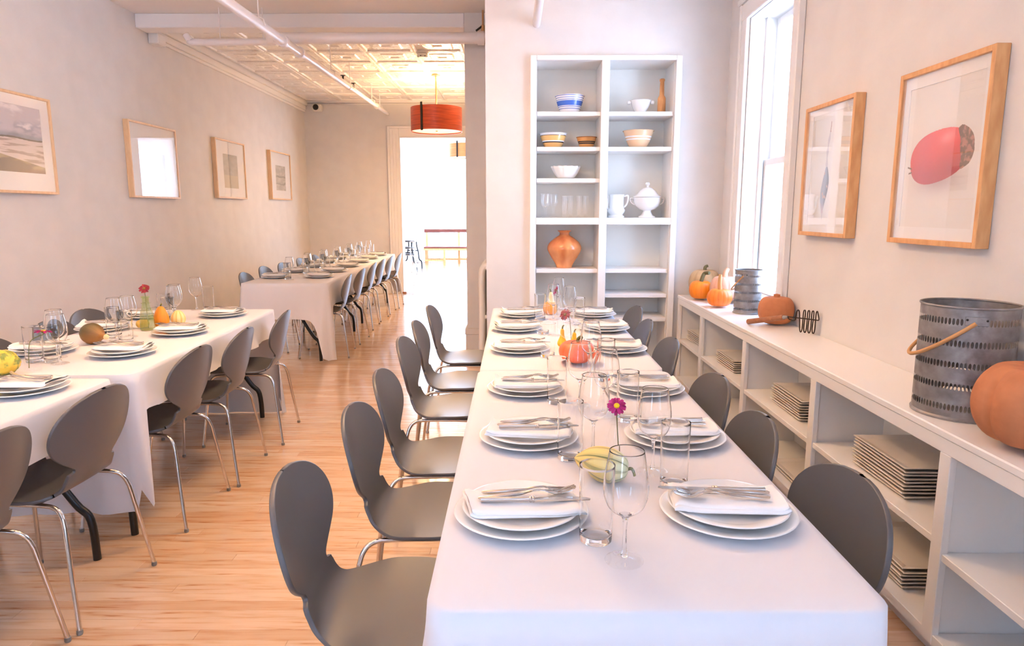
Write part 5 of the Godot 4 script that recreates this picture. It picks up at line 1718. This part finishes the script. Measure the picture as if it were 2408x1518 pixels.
func build_pictures() -> void:
	var y := 1.872
	var lab := ["framed landscape photograph of a snowy flat under storm clouds, nearest on the wall", "pale framed print almost white behind reflecting glass, second along the wall", "framed print of grey sky above pale sand, third along the wall", "framed print of a grey shoreline, farthest along the wall"]
	var mid := [4.80, 6.70, 8.49, 10.29]
	for i in 4:
		var pw: float = [0.66, 0.40, 0.42, 0.42][i]
		var ph: float = [0.46, 0.26, 0.40, 0.36][i]
		framed("picture", v(-3.499, y + [0.0, 0.0, 0.03, 0.045][i], mid[i]), PI / 2 , 0.87, 0.69, 0.05, 0.018, M.frame_pale if i != 1 else M.frame_pale, i, pw, ph, [0.03, -0.05, -0.02, -0.03][i], lab[i])
	framed("picture", v(1.599, 1.605, 3.482), -PI / 2, 0.535, 0.66, 0.048, 0.02, M.frame, 4, 0.40, 0.56, 0.0, "oak framed print of a dried stalk and bulb beside the window")
	framed("picture", v(1.599, 1.605, 2.578), -PI / 2, 0.55, 0.66, 0.048, 0.02, M.frame, 5, 0.44, 0.53, 0.0, "oak framed print of a ripe red persimmon on white")

# ---------------------------------------------------------------- the far room and outdoors
func build_far_room() -> void:
	struct("wall_far_left", bx(-3.0, -2.86, -0.02, 3.4, 11.9, 19.0), M.wall)
	var fr := bx(2.3, 2.45, -0.02, 3.4, 11.9, 12.8)
	bx(2.3, 2.45, -0.02, 3.4, 18.3, 19.0, 0, fr)
	bx(2.3, 2.45, -0.02, 0.4, 12.8, 18.3, 0, fr)
	bx(2.3, 2.45, 3.1, 3.4, 12.8, 18.3, 0, fr)
	struct("wall_far_right", fr, M.wall)
	part("pane", bx(2.37, 2.375, 0.4, 3.1, 12.8, 18.3), M.pane, struct("window_6", bx(2.28, 2.46, 0.37, 0.40, 12.75, 18.35, 0.005), M.trim))  # out-of-view side window, added to brighten the far room and its bench
	struct("ceiling_far", bx(-3.0, 2.45, 3.3, 3.45, 11.9, 19.2), M.ceiling)
	var st := bx(-3.65, -1.915, 3.2, 3.45, 11.7, 11.9)
	bx(0.0, 2.45, -0.02, 3.4, 11.75, 11.9, 0, st)
	bx(-0.5, 0.0, 2.62, 3.4, 11.75, 11.9, 0, st)
	bx(-1.915, -0.5, 3.2, 3.4, 11.75, 11.9, 0, st)
	struct("wall_far_front", st, M.wall)
	st = bx(-3.0, -2.72, -0.02, 3.4, 18.9, 19.1)
	bx(2.1, 2.45, -0.02, 3.4, 18.9, 19.1, 0, st)
	bx(-2.72, 2.1, 3.15, 3.4, 18.9, 19.1, 0, st)
	bx(-2.72, 2.1, -0.02, 0.10, 18.9, 19.1, 0, st)
	struct("wall_far", st, M.wall)
	st = S()
	for x in [-2.72, 2.06]:
		bx(x, x + 0.04, 0.10, 3.15, 18.98, 19.03, 0.003, st)
	bx(-2.72, 2.1, 3.10, 3.15, 18.98, 19.03, 0.003, st)
	bx(-2.72, 2.1, 0.10, 0.14, 18.98, 19.03, 0.003, st)
	var w := struct("window_5", st, M.trim)
	for x in [-2.68, -0.31]:
		part("pane", bx(x, x + 2.37, 0.14, 3.10, 19.0, 19.004), M.pane, w)
	var cf := func(u: float, t: float) -> Vector3:
		return v(lerpf(-2.80, -2.05, u), lerpf(0.01, 3.14, t), 18.84 + 0.025 * sin(u * 46.0) + 0.008 * sin(u * 17.0 + t * 2.0))
	var sheer := mat(Color(0.96, 0.95, 0.93), 0.9)
	sheer.backlight_enabled = true
	sheer.backlight = Color(1, 1, 1)
	var cu := part("sheer_curtain", surf(S(), 90, 6, cf, null, false), sheer, self)
	tag(cu, "sheer white curtain hanging at the bright window of the far room", "curtain")
	# bench with padded back rail
	var b := base("bench", v(-1.45, 0, 18.35))
	tag(b, "light wood corner bench with dark red padded back in the far room", "bench")
	var L := -0.95
	for p in [[L + 0.03, 0.0], [L + 0.55, 0.30], [0.25, 0.30], [0.95, 0.30], [L + 0.03, -0.22], [-0.05, -0.22], [0.95, -0.22]]:
		part("leg", bx(p[0] - 0.03, p[0] + 0.03, 0.0, 0.43 if p[1] > -0.1 else 0.86, -p[1] - 0.03, -p[1] + 0.03, 0.004), M.pale_wood, b)
	part("seat_frame", bx(L, 1.0, 0.38, 0.44, -0.32, 0.25, 0.006), M.pale_wood, b)
	part("seat_cushion", bx(L + 0.01, 0.99, 0.44, 0.48, -0.33, 0.22, 0.012), M.leather, b)
	part("stretcher", bx(L, 1.0, 0.10, 0.14, 0.20, 0.23, 0.004), M.pale_wood, b)
	part("stretcher", bx(L + 0.03, L + 0.55, 0.10, 0.14, -0.31, -0.28, 0.004), M.pale_wood, b)
	part("back_pad", bx(L - 0.04, 1.0, 0.84, 0.93, 0.18, 0.26, 0.012), M.leather, b)
	# chair and table just inside the doorway
	for k in 3:
		var c := copy_of("chair")
		c.position = v(-2.50, k * 0.15, 15.5)
		c.rotation.y = 0.4
		tag(c, "grey dining chair of the stack just inside the doorway, %s" % ["lowest one", "middle one", "topmost one"][k], "chair", "stacked chairs in the far room")
	folding_table(v(-2.50, 0, 16.4), 0.0, 0.30, 0.55, "folding table with black legs seen through the doorway")

func build_outside() -> void:
	var g := struct("ground", bx(-40, 40, -0.35, -0.20, -40, 60), M.pavement)
	var o := base("garden_shed", v(7.6, -0.2, 15.5))
	tag(o, "pale blue clapboard outbuilding seen through the lower window sash", "building")
	part("wall", bx(-2.2, 2.2, 0.0, 2.3, -2.0, 2.0), M.siding, o)
	for k in 11:
		var st := S()
		box(st, Vector3(-2.21, 0.15 + k * 0.2, 0), Vector3(0.035, 0.19, 4.0), 0.004, Basis(Vector3(0, 0, 1), -0.06))
		part("clapboard", st, M.siding, o)
		st = S()
		box(st, Vector3(0, 0.15 + k * 0.2, 2.01), Vector3(4.4, 0.19, 0.035), 0.004, Basis(Vector3(1, 0, 0), -0.06))
		part("clapboard", st, M.siding, o)
	part("roof", bx(-2.4, 2.4, 2.3, 2.42, -2.2, 2.2, 0.02), M.trim, o)
